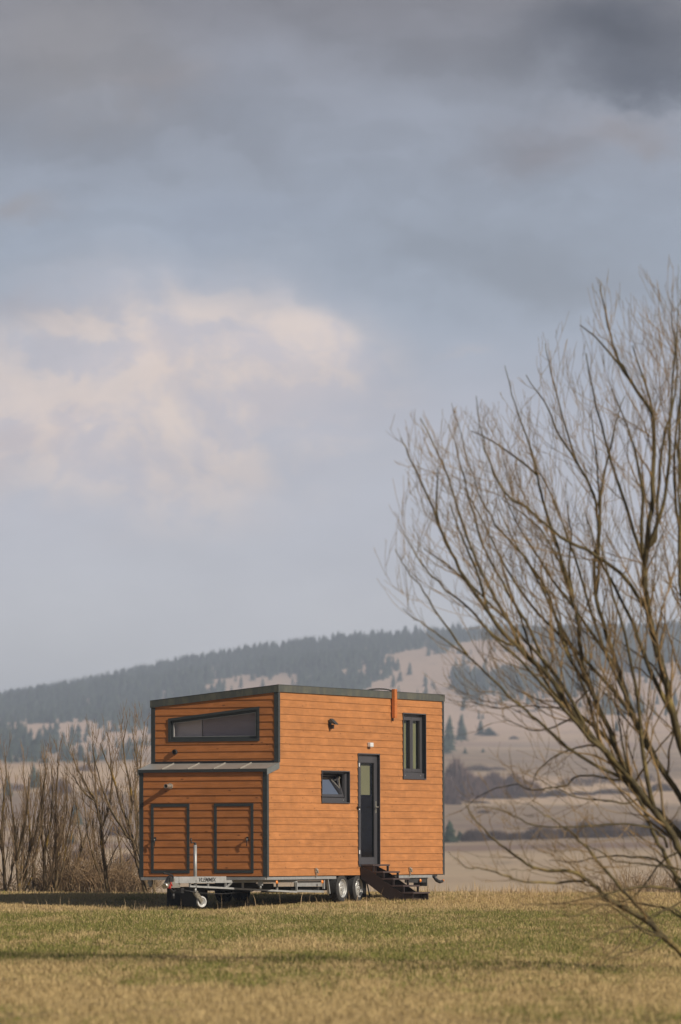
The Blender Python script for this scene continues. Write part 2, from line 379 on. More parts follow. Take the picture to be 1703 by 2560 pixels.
def clip(poly, a, b, c):
    """keep a*x+b*z<=c"""
    out = []
    for i in range(len(poly)):
        p, q = poly[i], poly[(i + 1) % len(poly)]; dp = a * p[0] + b * p[1] - c; dq = a * q[0] + b * q[1] - c
        if dp <= 1e-9: out.append(p)
        if (dp < -1e-9 and dq > 1e-9) or (dp > 1e-9 and dq < -1e-9):
            t = dp / (dp - dq); out.append((p[0] + t * (q[0] - p[0]), p[1] + t * (q[1] - p[1])))
    return out if len(out) > 2 else []
def area(p): return abs(sum(p[i][0] * p[(i + 1) % len(p)][1] - p[(i + 1) % len(p)][0] * p[i][1] for i in range(len(p)))) / 2
BH = .135; STEP = .012; T0 = .006
def siding(mb, fmap, a0, a1, z0, z1, top=None, holes=()):
    """lapped boards; fmap(a, z, n)->local; top=(k, m): z<=k*a+m ; holes = (a0,a1,zb,(k,m)) """
    r0 = int(math.floor((z0 - ZB) / BH + 1e-6)); r = r0
    while ZB + r * BH < z1 - 1e-6:
        zb, zt = ZB + r * BH, ZB + (r + 1) * BH; r += 1
        poly = [(a0, max(zb, z0)), (a1, max(zb, z0)), (a1, min(zt, z1)), (a0, min(zt, z1))]
        if top: poly = clip(poly, -top[0], 1, top[1])
        if not poly: continue
        pcs = [poly]
        for (h0, h1, hb, (k, m)) in holes:
            new = []
            for p in pcs:
                for q in (clip(p, 1, 0, h0), clip(p, -1, 0, -h1)):
                    if q: new.append(q)
                mid = clip(p, -1, 0, -h0); mid = clip(mid, 1, 0, h1) if mid else mid
                if mid:
                    for q in (clip(mid, 0, 1, hb), clip(mid, k, -1, -m)):
                        if q: new.append(q)
            pcs = new
        for p in pcs:
            if area(p) < 1e-5: continue
            n = len(p)
            fr = [fmap(a, z, T0 + STEP * (1 - (z - zb) / BH)) for a, z in p]; bk = [fmap(a, z, -.012) for a, z in p]
            mb.add(fr + bk, [tuple(range(n)), tuple(range(2 * n - 1, n - 1, -1))] + [(i, (i + 1) % n, n + (i + 1) % n, n + i) for i in range(n)])
fl = lambda a, z, n: (a, -n, z)
fu = lambda a, z, n: (-n, a, z)
fn = lambda a, z, n: (-NS - n, a, z)
KT = (3.745 - 4.0) / W                                   # roof slope along y
# openings (actual coordinates)
DOOR = (3.62, 4.64, .69, 2.80); SWIN = (1.92, 3.21, 1.855, 2.455); TWIN = (5.78, 6.90, 2.34, 3.61)
UWIN = (.37, 2.205, 2.99, (-.107, 3.637))
hb = lambda r: (r[0], r[1], r[2], (0, r[3]))
w_long = MB()
siding(w_long, fl, 0, L, ZB, 3.88, None, [hb(DOOR), hb(SWIN), hb(TWIN)])
siding(w_long, fl, -NS, 0, ZB, 2.57, ((2.565 - 2.455) / NS, 2.565))
wall = w_long.build('wall', M['siding'], house); wall['label'] = 'brightly sunlit long side wall of orange boards'
w_up = MB(); siding(w_up, fu, 0, W, 2.57, 3.9, (KT, 3.88), [UWIN])
o = w_up.build('wall', M['siding_front'], house); o['label'] = 'upper end wall of orange boards under the sloping roof'
w_lo = MB(); siding(w_lo, fn, 0, W, ZB, 2.43)
o = w_lo.build('wall', M['siding_front'], house); o['label'] = 'lower end wall of orange boards with two hatches'
w_b = MB()
siding(w_b, lambda a, z, n: (a, W + n, z), 0, L, ZB, 3.63); siding(w_b, lambda a, z, n: (a, W + n, z), -NS, 0, ZB, 2.46)
w_b.build('wall', M['siding'], house)['label'] = 'back long wall of orange boards'
w_r = MB(); siding(w_r, lambda a, z, n: (L + n, a, z), 0, W, ZB, 3.9, (KT, 3.88)); w_r.build('wall', M['siding'], house)['label'] = 'rear end wall of orange boards'
# corner trims
TW = .062; TP = .021
def corner(name, x, y, z0, z1, sx, sy):
    m = MB()
    xa, xb = sorted((x + sx * TP, x - sx * TW)); ya, yb = sorted((y + sy * TP, y + sy * .0)); m.box(xa, xb, ya, yb, z0, z1)
    ya, yb = sorted((y - sy * .001, y - sy * TW)); xa, xb = sorted((x + sx * TP, x)); m.box(xa, xb, ya, yb, z0, z1)
    m.build(name, M['trim'], house)
corner('corner_trim', 0, 0, 2.585, 3.872, -1, -1); corner('corner_trim', 0, W, 2.56, 3.62, -1, 1)
corner('corner_trim', -NS, 0, .485, 2.445, -1, -1); corner('corner_trim', -NS, W, .485, 2.445, -1, 1)
corner('corner_trim', L, 0, .485, 3.872, 1, -1); corner('corner_trim', L, W, .485, 3.62, 1, 1)
# main roof: slab + fascia ring (slanted to y)
def slabY(m, x0, x1, y0, y1, dz0, dz1):
    zt = lambda y: 4.0 + KT * y
    vs = [(x0, y0, zt(y0) + dz0), (x1, y0, zt(y0) + dz0), (x1, y1, zt(y1) + dz0), (x0, y1, zt(y1) + dz0), (x0, y0, zt(y0) + dz1), (x1, y0, zt(y0) + dz1), (x1, y1, zt(y1) + dz1), (x0, y1, zt(y1) + dz1)]
    m.add(vs, [(3, 2, 1, 0), (4, 5, 6, 7), (0, 1, 5, 4), (1, 2, 6, 5), (2, 3, 7, 6), (3, 0, 4, 7)])
OV = .035
m = MB(); slabY(m, -.01, L + .01, -.01, W + .01, -.125, -.03); roof = m.build('roof', M['dark'], house)
m = MB()
slabY(m, -OV, L + OV, -OV, -.012, -.127, 0); slabY(m, -OV, L + OV, W + .012, W + OV, -.127, 0)
slabY(m, -OV, -.012, -.0118, W + .0118, -.127, 0); slabY(m, L + .012, L + OV, -.0118, W + .0118, -.127, 0)
fas = m.build('fascia', M['fascia'], house)
m = MB(); slabY(m, -OV - .004, L + OV + .004, -OV - .004, .05, .001, .009); slabY(m, -OV - .004, .05, .051, W + OV, .001, .009)
m.build('edge_flashing', M['trim'], house)
for (a, b) in ((1.35, 1.65), (2.75, 3.05), (4.1, 4.3), (6.6, 6.7)):
    m = MB(); m.box(a, b, .25, .32, 3.99, 4.022 + .006 * (a % 1)); m.build('roof_fixing', M['zinc'], roof)
# nose roof
zr = lambda x: 2.575 + (x / NS) * .11
m = MB()
def slabX(m, x0, x1, y0, y1, d0, d1):
    vs = [(x0, y0, zr(x0) + d0), (x1, y0, zr(x1) + d0), (x1, y1, zr(x1) + d0), (x0, y1, zr(x0) + d0), (x0, y0, zr(x0) + d1), (x1, y0, zr(x1) + d1), (x1, y1, zr(x1) + d1), (x0, y1, zr(x0) + d1)]
    m.add(vs, [(3, 2, 1, 0), (4, 5, 6, 7), (0, 1, 5, 4), (1, 2, 6, 5), (2, 3, 7, 6), (3, 0, 4, 7)])
slabX(m, -NS - .04, -.03, -.028, W + .028, 0, .008)
nose = m.build('lower_roof', M['roofsheet'], house)
for yy in (.52, 1.05, 1.58, 2.1):
    m = MB(); slabX(m, -NS - .045, -.03, yy - .009, yy + .009, .009, .024); m.build('standing_seam', M['roofsheet'], nose)
for q0 in (-.036, W + .0285):
    m = MB(); slabX(m, -NS - .045, -.0, q0, q0 + .0075, -.105, .012); m.build('verge_flashing', M['flash'], house)
m = MB(); m.box(-NS - .046, -NS - .030, -.026, W + .026, 2.405, 2.462); m.build('lower_fascia', M['trim'], house)
m = MB(); m.box(-.034, -.014, .062, W - .062, 2.578, 2.62); m.build('wall_flashing', M['reveal'], house)

# windows -------------------------------------------------------------
def ring(m, f, a0, a1, z0, z1, w, n0, n1):
    """rectangular ring of bars butted at the corners"""
    def bx(p0, p1, q0, q1):
        vs = [f(a, z, n) for n in (n0, n1) for (a, z) in ((p0, q0), (p1, q0), (p1, q1), (p0, q1))]
        m.add(vs, [(0, 3, 2, 1), (4, 5, 6, 7), (0, 1, 5, 4), (1, 2, 6, 5), (2, 3, 7, 6), (3, 0, 4, 7)])
    wl, wr, wb, wt = w if isinstance(w, tuple) else (w, w, w, w)
    if wl: bx(a0, a0 + wl, z0, z1)
    if wr: bx(a1 - wr, a1, z0, z1)
    if wb: bx(a0 + wl, a1 - wr, z0, z0 + wb)
    if wt: bx(a0 + wl, a1 - wr, z1 - wt, z1)
def fbox(m, f, p0, p1, q0, q1, n0, n1):
    vs = [f(a, z, n) for n in (n0, n1) for (a, z) in ((p0, q0), (p1, q0), (p1, q1), (p0, q1))]
    m.add(vs, [(0, 3, 2, 1), (4, 5, 6, 7), (0, 1, 5, 4), (1, 2, 6, 5), (2, 3, 7, 6), (3, 0, 4, 7)])
# twin casement window
a0, a1, z0, z1 = TWIN
m = MB(); ring(m, fl, a0, a1, z0, z1, .014, -.10, .028); fbox(m, fl, a0 + .015, a1 - .015, z0 + .0145, z0 + .10, -.099, -.012)
tw = m.build('window', M['reveal'], house); tw['label'] = 'tall twin casement window high at the rear'
m = MB(); ring(m, fl, a0 - .004, a1 + .004, z0 - .004, z1 + .004, .02, .029, .034); m.build('outer_frame', M['frame'], tw)
m = MB(); fbox(m, fl, a0 + .016, a1 - .016, z0 + .016, z0 + .115, -.011, -.005); ring(m, fl, a0 + .016, a1 - .016, z0 + .116, z1 - .016, (.05, .07, .02, .05), -.095, -.05)
m.build('frame', M['frame'], tw)
mid = (a0 + a1) / 2
for (s0, s1) in ((a0 + .075, mid - .004), (mid + .004, a1 - .09)):
    m = MB(); ring(m, fl, s0, s1, z0 + .14, z1 - .07, .062, -.088, -.038); m.build('sash', M['frame'], tw)
    m = MB(); fbox(m, fl, s0 + .063, s1 - .063, z0 + .204, z1 - .134, -.072, -.066); m.build('pane', M['glass'], tw)
    m = MB(); k = 14; base = len(m.v); wv = s0 + .03; ww = .37
    vs = []
    for i in range(k + 1):
        a = wv + ww * i / k; n = -.135 + .014 * math.sin(i * 1.9)
        vs += [fl(a, z0 + .12, n), fl(a, z1 - .05, n)]
    m.add(vs, [(2 * i, 2 * i + 1, 2 * i + 3, 2 * i + 2) for i in range(k)], True); m.build('curtain', M['curtain'], tw)
for a in (a0 + .16, a1 - .2):
    m = MB(); m.lathe([(.0, .0), (.012, 0), (.012, .004), (0, .004)], fl(a, z0 + .07, -.001), 'y', 10); m.build('screw_cap', M['zinc'], tw)
# door
a0, a1, z0, z1 = DOOR
m = MB(); ring(m, fl, a0, a1, z0, z1, (.014, .014, 0, .014), -.09, .026)
door = m.build('door', M['reveal'], house); door['label'] = 'tall glazed entrance door with dark grey frame'
m = MB(); ring(m, fl, a0 - .004, a1 + .004, z0 - .0, z1 + .004, (.02, .02, 0, .022), .027, .032); fbox(m, fl, a0 + .015, a1 - .015, z0 - .03, z0 + .004, -.08, .035); m.build('door_frame', M['frame'], door)
m = MB(); ring(m, fl, a0 + .017, a1 - .017, z0 + .012, z1 - .02, (.215, .135, .13, .15), -.075, -.026); m.build('door_leaf', M['frame'], door)
ga0, ga1, gz0, gz1 = a0 + .232, a1 - .152, z0 + .142, z1 - .17
m = MB(); ring(m, fl, ga0 + .001, ga1 - .001, gz0 + .001, gz1 - .001, .012, -.07, -.035); m.build('glazing_bead', M['seal'], door)
m = MB(); fbox(m, fl, ga0 + .013, ga1 - .013, gz0 + .013, gz1 - .013, -.058, -.052); m.build('pane', M['glass'], door)
m = MB(); fbox(m, fl, ga0 + .0, ga1 - .02, 2.02, gz1, -.115, -.108); m.build('blind', M['blind'], door)
hd = MB(); hz = 1.79; ha = a1 - .085
fbox(hd, fl, ha - .02, ha + .02, hz - .12, hz + .11, -.0255, -.018); hd.tube([fl(ha, hz, -.02), fl(ha, hz, .035)], .011, 8); hd.tube([fl(ha, hz, .03), fl(ha - .13, hz, .035)], .010, 8)
hd.lathe([(0, .0), (.014, 0), (.014, .008), (0, .008)], fl(ha, hz - .07, -.012), 'y', 10); hd.lathe([(0, .0), (.012, 0), (.012, .008), (0, .008)], fl(ha, hz + .08, -.012), 'y', 10)
hd.build('handle', M['chrome'], door)
for zz in (2.55, 1.73, .90):
    m = MB(); fbox(m, fl, a0 + .055, a0 + .15, zz - .0, zz + .07, -.0255, -.008); m.tube([fl(a0 + .05, zz - .08, -.008), fl(a0 + .05, zz + .02, -.008)], .013, 8); m.build('hinge', M['white'], door)
m = MB(); fbox(m, fl, a0 - .055, a0 + .05, 1.755, 1.80, .036, .058); m.tube([fl(a0 - .05, 1.778, .03), fl(a0 - .05, 1.778, .085)], .022, 10); m.build('door_stop', M['black'], door)
# tilting small window
a0, a1, z0, z1 = SWIN
m = MB(); ring(m, fl, a0, a1, z0, z1, .014, -.11, .028)
sw = m.build('window', M['reveal'], house); sw['label'] = 'small window with its sash tilted inwards'
m = MB(); ring(m, fl, a0 - .004, a1 + .004, z0 - .004, z1 + .004, .018, .029, .034); m.build('outer_frame', M['frame'], sw)
m = MB(); ring(m, fl, a0 + .016, a1 - .016, z0 + .016, z1 - .016, (.06, .09, .085, .03), -.08, -.03); m.build('frame', M['frame'], sw)
for a in (a0 + .14, a1 - .17):
    m = MB(); m.lathe([(.0, .0), (.011, 0), (.011, .004), (0, .004)], fl(a, z0 + .055, -.026), 'y', 10); m.build('screw_cap', M['zinc'], sw)
tl = R(18); s0, s1 = a0 + .09, a1 - .12; hgt = .47; zb = z0 + .11
def ft(a, z, n):   # tilted inward about the bottom edge
    dz = z * math.cos(tl) + n * math.sin(tl); dn = -z * math.sin(tl) + n * math.cos(tl)
    return (a, .055 - dn, zb + dz)
m = MB(); ring(m, ft, s0, s1, 0, hgt, .05, -.025, .02); m.build('sash', M['frame'], sw)
m = MB(); fbox(m, ft, s0 + .051, s1 - .051, .051, hgt - .051, -.004, .004); m.build('pane', M['glass_sash'], sw)
for q in (((s1 - .03, .10, z1 - .12), (s1 - .03, .20, zb + .30)), ((s1 - .10, .09, z1 - .1), (s1 - .04, .12, zb + .1))):
    m = MB(); m.bar(*q, .014, .016); m.build('stay_arm', M['chrome'], sw)
# loft window (trapezoid) on the upper end wall
ya, yb, zb_, (k_, m_) = UWIN
def trap(m, inset0, inset1, n0, n1, f=fu):
    """ring between two inset trapezoids"""
    def quad(i):
        A, B = ya + i, yb - i; ii = i * 1.006
        return [(A, zb_ + i), (B, zb_ + i), (B, k_ * B + m_ - ii), (A, k_ * A + m_ - ii)]
    o_, i_ = quad(inset0), quad(inset1)
    vs = [f(a, z, n0) for a, z in o_] + [f(a, z, n0) for a, z in i_] + [f(a, z, n1) for a, z in o_] + [f(a, z, n1) for a, z in i_]
    fs = []
    for j in range(4):
        q = (j + 1) % 4
        fs += [(j, q, 4 + q, 4 + j), (8 + j, 12 + j, 12 + q, 8 + q), (j, 8 + j, 8 + q, q), (4 + j, 4 + q, 12 + q, 12 + j)]
    m.add(vs, fs)
m = MB(); trap(m, .0, .03, -.09, .022); lw = m.build('window', M['reveal'], house); lw['label'] = 'long loft window with a slanted top edge'
m = MB(); trap(m, -.012, .035, .0225, .028); m.build('outer_frame', M['trim'], lw)
m = MB(); trap(m, .031, .078, -.07, -.012); m.build('frame', M['trim'], lw)
m = MB(); trap(m, .079, .087, -.06, -.012); m.build('glazing_bead', M['zinc'], lw)
m = MB(); i = .088; A, B = ya + i, yb - i; pts = [(A, zb_ + i), (B, zb_ + i), (B, k_ * B + m_ - i), (A, k_ * A + m_ - i)]
m.add([fu(a, z, -.045) for a, z in pts] + [fu(a, z, -.038) for a, z in pts], [(0, 3, 2, 1), (4, 5, 6, 7), (0, 1, 5, 4), (1, 2, 6, 5), (2, 3, 7, 6), (3, 0, 4, 7)]); m.build('pane', M['glass_loft'], lw)
# interior shell
m = MB()
m.box(.03, L - .03, .12, W - .06, .62, .685); fl_ = m.build('floor', M['innerdark'], house)
m = MB(); m.box(.1, L - .06, W - .12, W - .06, 1.93, 3.55); m.box(.1, L - .06, .13, W - .12, 3.56, 3.60)
m.build('inner_wall', M['innerwall'], house)['label'] = 'pale upper inner wall seen through the glass'
m = MB(); m.box(.1, L - .06, W - .6, W - .13, .69, 1.92); m.box(3.0, 3.03, .6, W - .6, .69, 1.9); m.box(5.2, 5.24, .6, W - .13, .69, 3.5)
m.build('cabinet', M['innerdark'], house); m = MB(); m.box(4.665, 5.15, .10, .62, .69, 2.0); m.build('cupboard', M['cup'], house); m = MB(); m.box(3.2, 3.3, .3, .6, .69, .8); m.build('cabinet', M['innerdark'], house)['label'] = 'dark brown cabinet inside behind the door'
m = MB(); m.box(.06, 1.8, .12, W - .13, 2.62, 2.70); m.box(.17, .20, .12, 1.60, 2.71, 3.55); m.build('loft_partition', M['innergrey'], house)
m = MB(); m.box(.14, .17, 1.61, W - .13, 2.71, 3.5); m.build('loft_panel', M['loftp'], house)
# dark backing of the walls so that no light leaks between boards
m = MB()
m.box(.03, L - .03, W - .05, W - .02, .52, 3.58); m.box(L - .05, L - .02, .05, W - .06, .52, 3.58); m.box(-NS + .03, -NS + .06, .03, W - .03, .52, 2.38)
def hole_panel(m, x0, x1, z0, z1, holes):
    xs = sorted(set([x0, x1] + [h[0] for h in holes] + [h[1] for h in holes]))
    for a, b in zip(xs[:-1], xs[1:]):
        hs = [h for h in holes if h[0] < (a + b) / 2 < h[1]]; z = z0
        for h in sorted(hs, key=lambda q: q[2]): z = (m.box(a, b, .02, .05, z, h[2]) if h[2] > z + .01 else 0) and h[3] or h[3]
        if z < z1 - .01: m.box(a, b, .02, .05, z, z1)
hole_panel(m, -NS + .07, L - .06, .52, 2.4, [DOOR[:3] + (2.41,), SWIN[:3] + (2.41,), TWIN[:2] + (2.34, 2.41)])
hole_panel(m, .06, L - .06, 2.401, 3.84, [(DOOR[0], DOOR[1], 2.4005, DOOR[3]), (SWIN[0], SWIN[1], 2.4005, SWIN[3]), TWIN])
m.box(.02, .05, .06, W - .06, 2.45, 2.98); m.box(.02, .05, .06, UWIN[0], 2.981, 3.82); m.box(.02, .05, UWIN[1], W - .06, 2.981, 3.58)
m.build('wall_lining', M['dark'], house)

# hatches
for (a0, a1, hy) in ((1.547, 2.331, 2.245), (.255, 1.048, .372)):
    m = MB(); ring(m, fn, a0, a1, .556, 1.831, .054, .0, .024); h = m.build('hatch', M['trim'], house)
    h['label'] = 'hatch frame near the far corner' if a0 > 1 else 'hatch frame near the door side corner'
    m = MB(); m.tube([fn(hy, 1.175, .015), fn(hy, 1.175, .06)], .011, 8); m.tube([fn(hy, 1.18, .055), fn(hy - .005, 1.14, .062), fn(hy + .0, 1.05, .06)], [.011, .011, .008], 8)
    fbox(m, fn, hy - .022, hy + .022, 1.15, 1.22, .018, .026); m.build('handle', M['black'], h)
    m = MB(); m.lathe([(0, -.012), (.012, -.010), (.016, 0), (.0, 0)], fn(hy, 1.175, .06), 'x', 10); m.build('lock', M['chrome'], h)
# flue pipe and round vent
m = MB(); m.lathe([(.0, .02), (.046, .02), (.046, .012), (.040, .012), (.040, -.205), (.034, -.205), (.034, -.02), (0, -.02)], (-NS - .02, 1.93, 2.155), 'x', 20)
m.lathe([(.052, .002), (.052, -.04), (.041, -.04), (.041, .002)], (-NS - .02, 1.93, 2.155), 'x', 20); m.build('flue_pipe', M['chrome'], house)
m = MB(); m.lathe([(0, 0), (.05, 0), (.05, -.035), (.036, -.045), (.034, -.02), (0, -.02)], (-.018, 2.075, 2.792), 'x', 20); m.build('air_vent', M['black'], house)
# solar wall lamp
m = MB(); fbox(m, fl, 2.26, 2.34, 3.26, 3.40, .018, .045)
lp = m.build('wall_lamp', M['black'], house); lp['label'] = 'black solar wall lamp high on the long wall'
m = MB(); vs = [fl(a, z, n) for a in (2.23, 2.37) for (z, n) in ((3.42, .046), (3.43, .06), (3.33, .17), (3.315, .165), (3.36, .046))]
m.add(vs, [(0, 1, 2, 3, 4), (9, 8, 7, 6, 5)] + [(i, (i + 1) % 5, 5 + (i + 1) % 5, 5 + i) for i in range(5)]); m.build('lamp_head', M['trim'], lp)
m = MB(); fbox(m, fl, 2.27, 2.33, 3.24, 3.315, .046, .10); m.build('sensor', M['black'], lp)
m = MB(); fbox(m, fl, 4.07, 4.22, 2.93, 3.01, .02, .085); dl = m.build('door_lamp', M['white'], house, .008); m = MB(); fbox(m, fl, 4.09, 4.20, 2.922, 2.9295, .03, .075); m.build('diffuser', M['zinc'], dl)
# timber post with cable
m = MB(); fbox(m, fl, 5.205, 5.325, 3.50, 4.055, .037, .10); po = m.build('roof_post', M['post'], house, .003)
m = MB(); fbox(m, fl, 5.215, 5.245, 3.44, 3.499, .04, .06); m.build('cable_tail', M['black'], po); m = MB(); m.tube([(5.23, .0 + .36 * t - .03, 4.02 + .05 * math.sin(math.pi * min(1, t * 1.05)) ** .7 - .03 * t) if t == 0 else (5.23 - .42 * t, -.03 + .45 * t, 4.02 + .055 * abs(math.sin(math.pi * t)) ** .7 - .035 * t) for t in [i / 10 for i in range(11)]], .015, 8); m.build('cable', M['black'], po)
# skirt latches
for a in (1.64, 6.08):
    m = MB(); fbox(m, fl, a - .035, a + .035, .56, .64, .021, .04); m.tube([fl(a, .60, .03), fl(a, .60, .075)], .016, 8); m.bar(fl(a - .03, .62, .05), fl(a + .03, .55, .06), .02, .02); m.bar(fl(a, .56, .04), fl(a, .47, .03), .03, .02)
    m.build('latch', M['chrome'], house)

# trailer -------------------------------------------------------------
m = MB()
m.box(-NS - .0, 2.60, -.012, .06, .434, .484); m.box(5.50, 7.22, -.012, .06, .434, .484); m.box(-NS - .0, L - .5, W - .06, W + .01, .434, .484); m.box(-NS - .03, -NS - .001, .02, W - .02, .434, .484)
m.box(2.601, 5.499, .25, .31, .434, .484)
chassis = m.build('chassis', M['zinc'], house)
for x in (.6, 1.5, 2.4, 4.6, 5.6, 6.6, 7.15): m = MB(); m.box(x, x + .05, .07, W - .07, .415, .478); m.build('cross_member', M['zinc'], chassis)
m = MB(); m.box(-NS + .02, L - .03, .02, W - .02, .486, .515); m.build('floor_pan', M['dark'], house)
# drawbar: two converging beams, each with a lower chord and posts
C0 = Vector((-1.80, W / 2, 0))
for s in (0, 1):
    mir = (lambda v: Vector(v)) if s == 0 else (lambda v: Vector((v[0], W - v[1], v[2])))
    E0 = Vector((.95, .06, 0)); dv = (E0 - C0)
    P = lambda t, z: mir((C0.x + dv.x * t, C0.y + dv.y * t, z))
    m = MB()
    m.bar(P(.0, .44), P(.42, .44), .05, .118); m.bar(P(.42, .405), P(1.0, .405), .05, .05)
    c0, c1 = P(.13, .325), P(1.0, .205)
    m.bar(c0, c1, .035, .032)
    for t in (.135, .28, .42, .56, .70, .84, 1.0):
        zz = .325 + (.205 - .325) * (t - .13) / .87
        m.bar(P(t, zz + .01), P(t, .385 if t < .43 else .39), .03, .03, (1, 0, 0))
    m.bar(P(.425, .285), P(.50, .455), .03, .03, (1, 0, 0))
    b = m.build('drawbar_beam', M['zinc'], house)
    if s == 0: beam = b
# maker's plate and lettering on the near beam
dirv = (Vector((.95, .06, 0)) - C0).normalized(); nrm = Vector((dirv.y, -dirv.x, 0)).normalized()
if nrm.y > 0: nrm = -nrm
p0 = C0 + dirv * .12 + nrm * .0262; p1 = C0 + dirv * 1.14 + nrm * .0262
m = MB(); q = [p0 + Vector((0, 0, .382)), p1 + Vector((0, 0, .382)), p1 - dirv * .03 + Vector((0, 0, .497)), p0 + Vector((0, 0, .497))]
m.add(q + [v + nrm * .006 for v in q], [(0, 1, 2, 3), (7, 6, 5, 4), (0, 4, 5, 1), (1, 5, 6, 2), (2, 6, 7, 3), (3, 7, 4, 0)])
plate = m.build('drawbar_plate', M['zinc'], house)
cu = bpy.data.curves.new('txt', 'FONT'); cu.body = 'VLEMMIX'; cu.size = .105; cu.extrude = .0015; cu.shear = .25; cu.offset = .0012; cu.space_character = .95; cu.align_x = 'CENTER'; cu.align_y = 'CENTER'
to = bpy.data.objects.new('txt', cu); COL.objects.link(to); bpy.context.view_layer.update()
tme = bpy.data.meshes.new_from_object(to.evaluated_get(bpy.context.evaluated_depsgraph_get())); bpy.data.objects.remove(to)
tme.materials.clear(); tme.materials.append(M['black'])
lt = bpy.data.objects.new('lettering', tme); link(lt, plate); tc_ = p0 + dirv * .665 + nrm * .0085 + Vector((0, 0, .437))
lt.matrix_local = Matrix.Translation(tc_) @ Matrix((( dirv.x, 0, nrm.x, 0), (dirv.y, 0, nrm.y, 0), (0, 1, 0, 0), (0, 0, 0, 1)))
# coupling, overrun brake, handbrake, jockey wheel
m = MB(); m.box(-2.0, -1.62, W / 2 - .06, W / 2 + .06, .30, .385); m.tube([(-2.0, W / 2, .345), (-2.12, W / 2, .34), (-2.16, W / 2, .33)], [.05, .055, .05], 12); m.box(-1.9, -1.7, W / 2 - .035, W / 2 + .035, .386, .47)
cp = m.build('coupling_head', M['chrome'], house)
m = MB(); m.bar((-2.1, W / 2, .38), (-1.95, W / 2, .50), .05, .05); m.box(-2.0, -1.85, W / 2 - .04, W / 2 + .04, .41, .48); m.tube([(-1.98, W / 2, .33), (-1.85, W / 2 - .02, .22), (-1.7, W / 2, .26)], .02, 8); m.tube([(-1.75, W / 2 + .02, .2), (-1.75, W / 2 + .02, .10)], .03, 8); m.box(-1.62, -1.50, W / 2 - .08, W / 2 + .06, .20, .30); m.build('damper', M['black'], cp)
m = MB(); m.tube([(-1.75, W / 2, .42), (-1.82, W / 2, .52), (-2.0, W / 2 + .02, .555), (-2.12, W / 2 + .02, .56), (-2.17, W / 2 + .02, .575)], [.018, .018, .017, .019, .016], 8); m.build('handbrake_lever', M['black'], cp)
m = MB(); m.box(-2.06, -2.03, W / 2 - .07, W / 2 + .0, .29, .36); m.tube([(-2.02, W / 2 - .06, .40), (-1.98, W / 2 - .07, .33)], .012, 6); m.build('safety_catch', M['red'], cp)
JX, JY = -1.28, 1.075
m = MB(); m.tube([(JX, JY, .30), (JX, JY, 1.075)], .031, 18); m.tube([(JX, JY, .20), (JX, JY, .31)], .024, 14)
jk = m.build('jockey_column', M['zinc'], house)
m = MB(); m.tube([(JX, JY, 1.075), (JX, JY, 1.115)], .024, 12); m.tube([(JX, JY, 1.11), (JX - .11, JY + .03, 1.12)], .009, 8); m.tube([(JX - .11, JY + .03, 1.10), (JX - .11, JY + .03, 1.2)], .014, 8); m.build('crank_handle', M['black'], jk)
m = MB(); m.box(JX - .06, JX + .06, JY - .05, JY + .05, .40, .435); m.box(JX - .04, JX + .04, JY - .045, JY + .045, .30, .335); m.build('clamp', M['zinc'], jk)
WJ = Vector((JX + .20, JY - .03, .040))
jd = Vector((.87, -.5, 0)).normalized(); jn = Vector((jd.y, -jd.x, 0))
m = MB()
for s in (-1, 1): m.bar(Vector((JX, JY, .22)) + jn * s * .035, WJ + jn * s * .035, .006, .07, (jd.x, jd.y, 1))
m.bar(Vector((JX - .02, JY, .215)), Vector((JX + .03, JY, .215)), .08, .03); m.build('wheel_fork', M['chrome'], jk)
def lathe_dir(m, prof, c, ax, n=24):
    ax = ax.normalized(); e1 = Vector((0, 0, 1)); e2 = ax.cross(e1).normalized(); b = len(m.v)
    for (r, h) in prof:
        for k in range(n): a = 2 * math.pi * k / n; m.v.append(tuple(c + ax * h + (e1 * math.sin(a) + e2 * math.cos(a)) * r))
    for i in range(len(prof) - 1):
        for k in range(n): k2 = (k + 1) % n; m.f.append((b + i * n + k, b + i * n + k2, b + (i + 1) * n + k2, b + (i + 1) * n + k)); m.sm.append(False)
m = MB(); lathe_dir(m, [(.078, -.024), (.098, -.022), (.104, 0), (.098, .022), (.078, .024)], WJ, jn); tyj = m.build('wheel_tyre', simple('pale_rubber', (.55, .55, .54), .6, 0, .1, 9), jk)
m = MB(); lathe_dir(m, [(.077, -.02), (.06, -.012), (.0, -.012)], WJ, jn); lathe_dir(m, [(.077, .02), (.06, .012), (.03, .02), (.0, .022)], WJ, jn); m.build('wheel_rim', M['zinc'], jk)
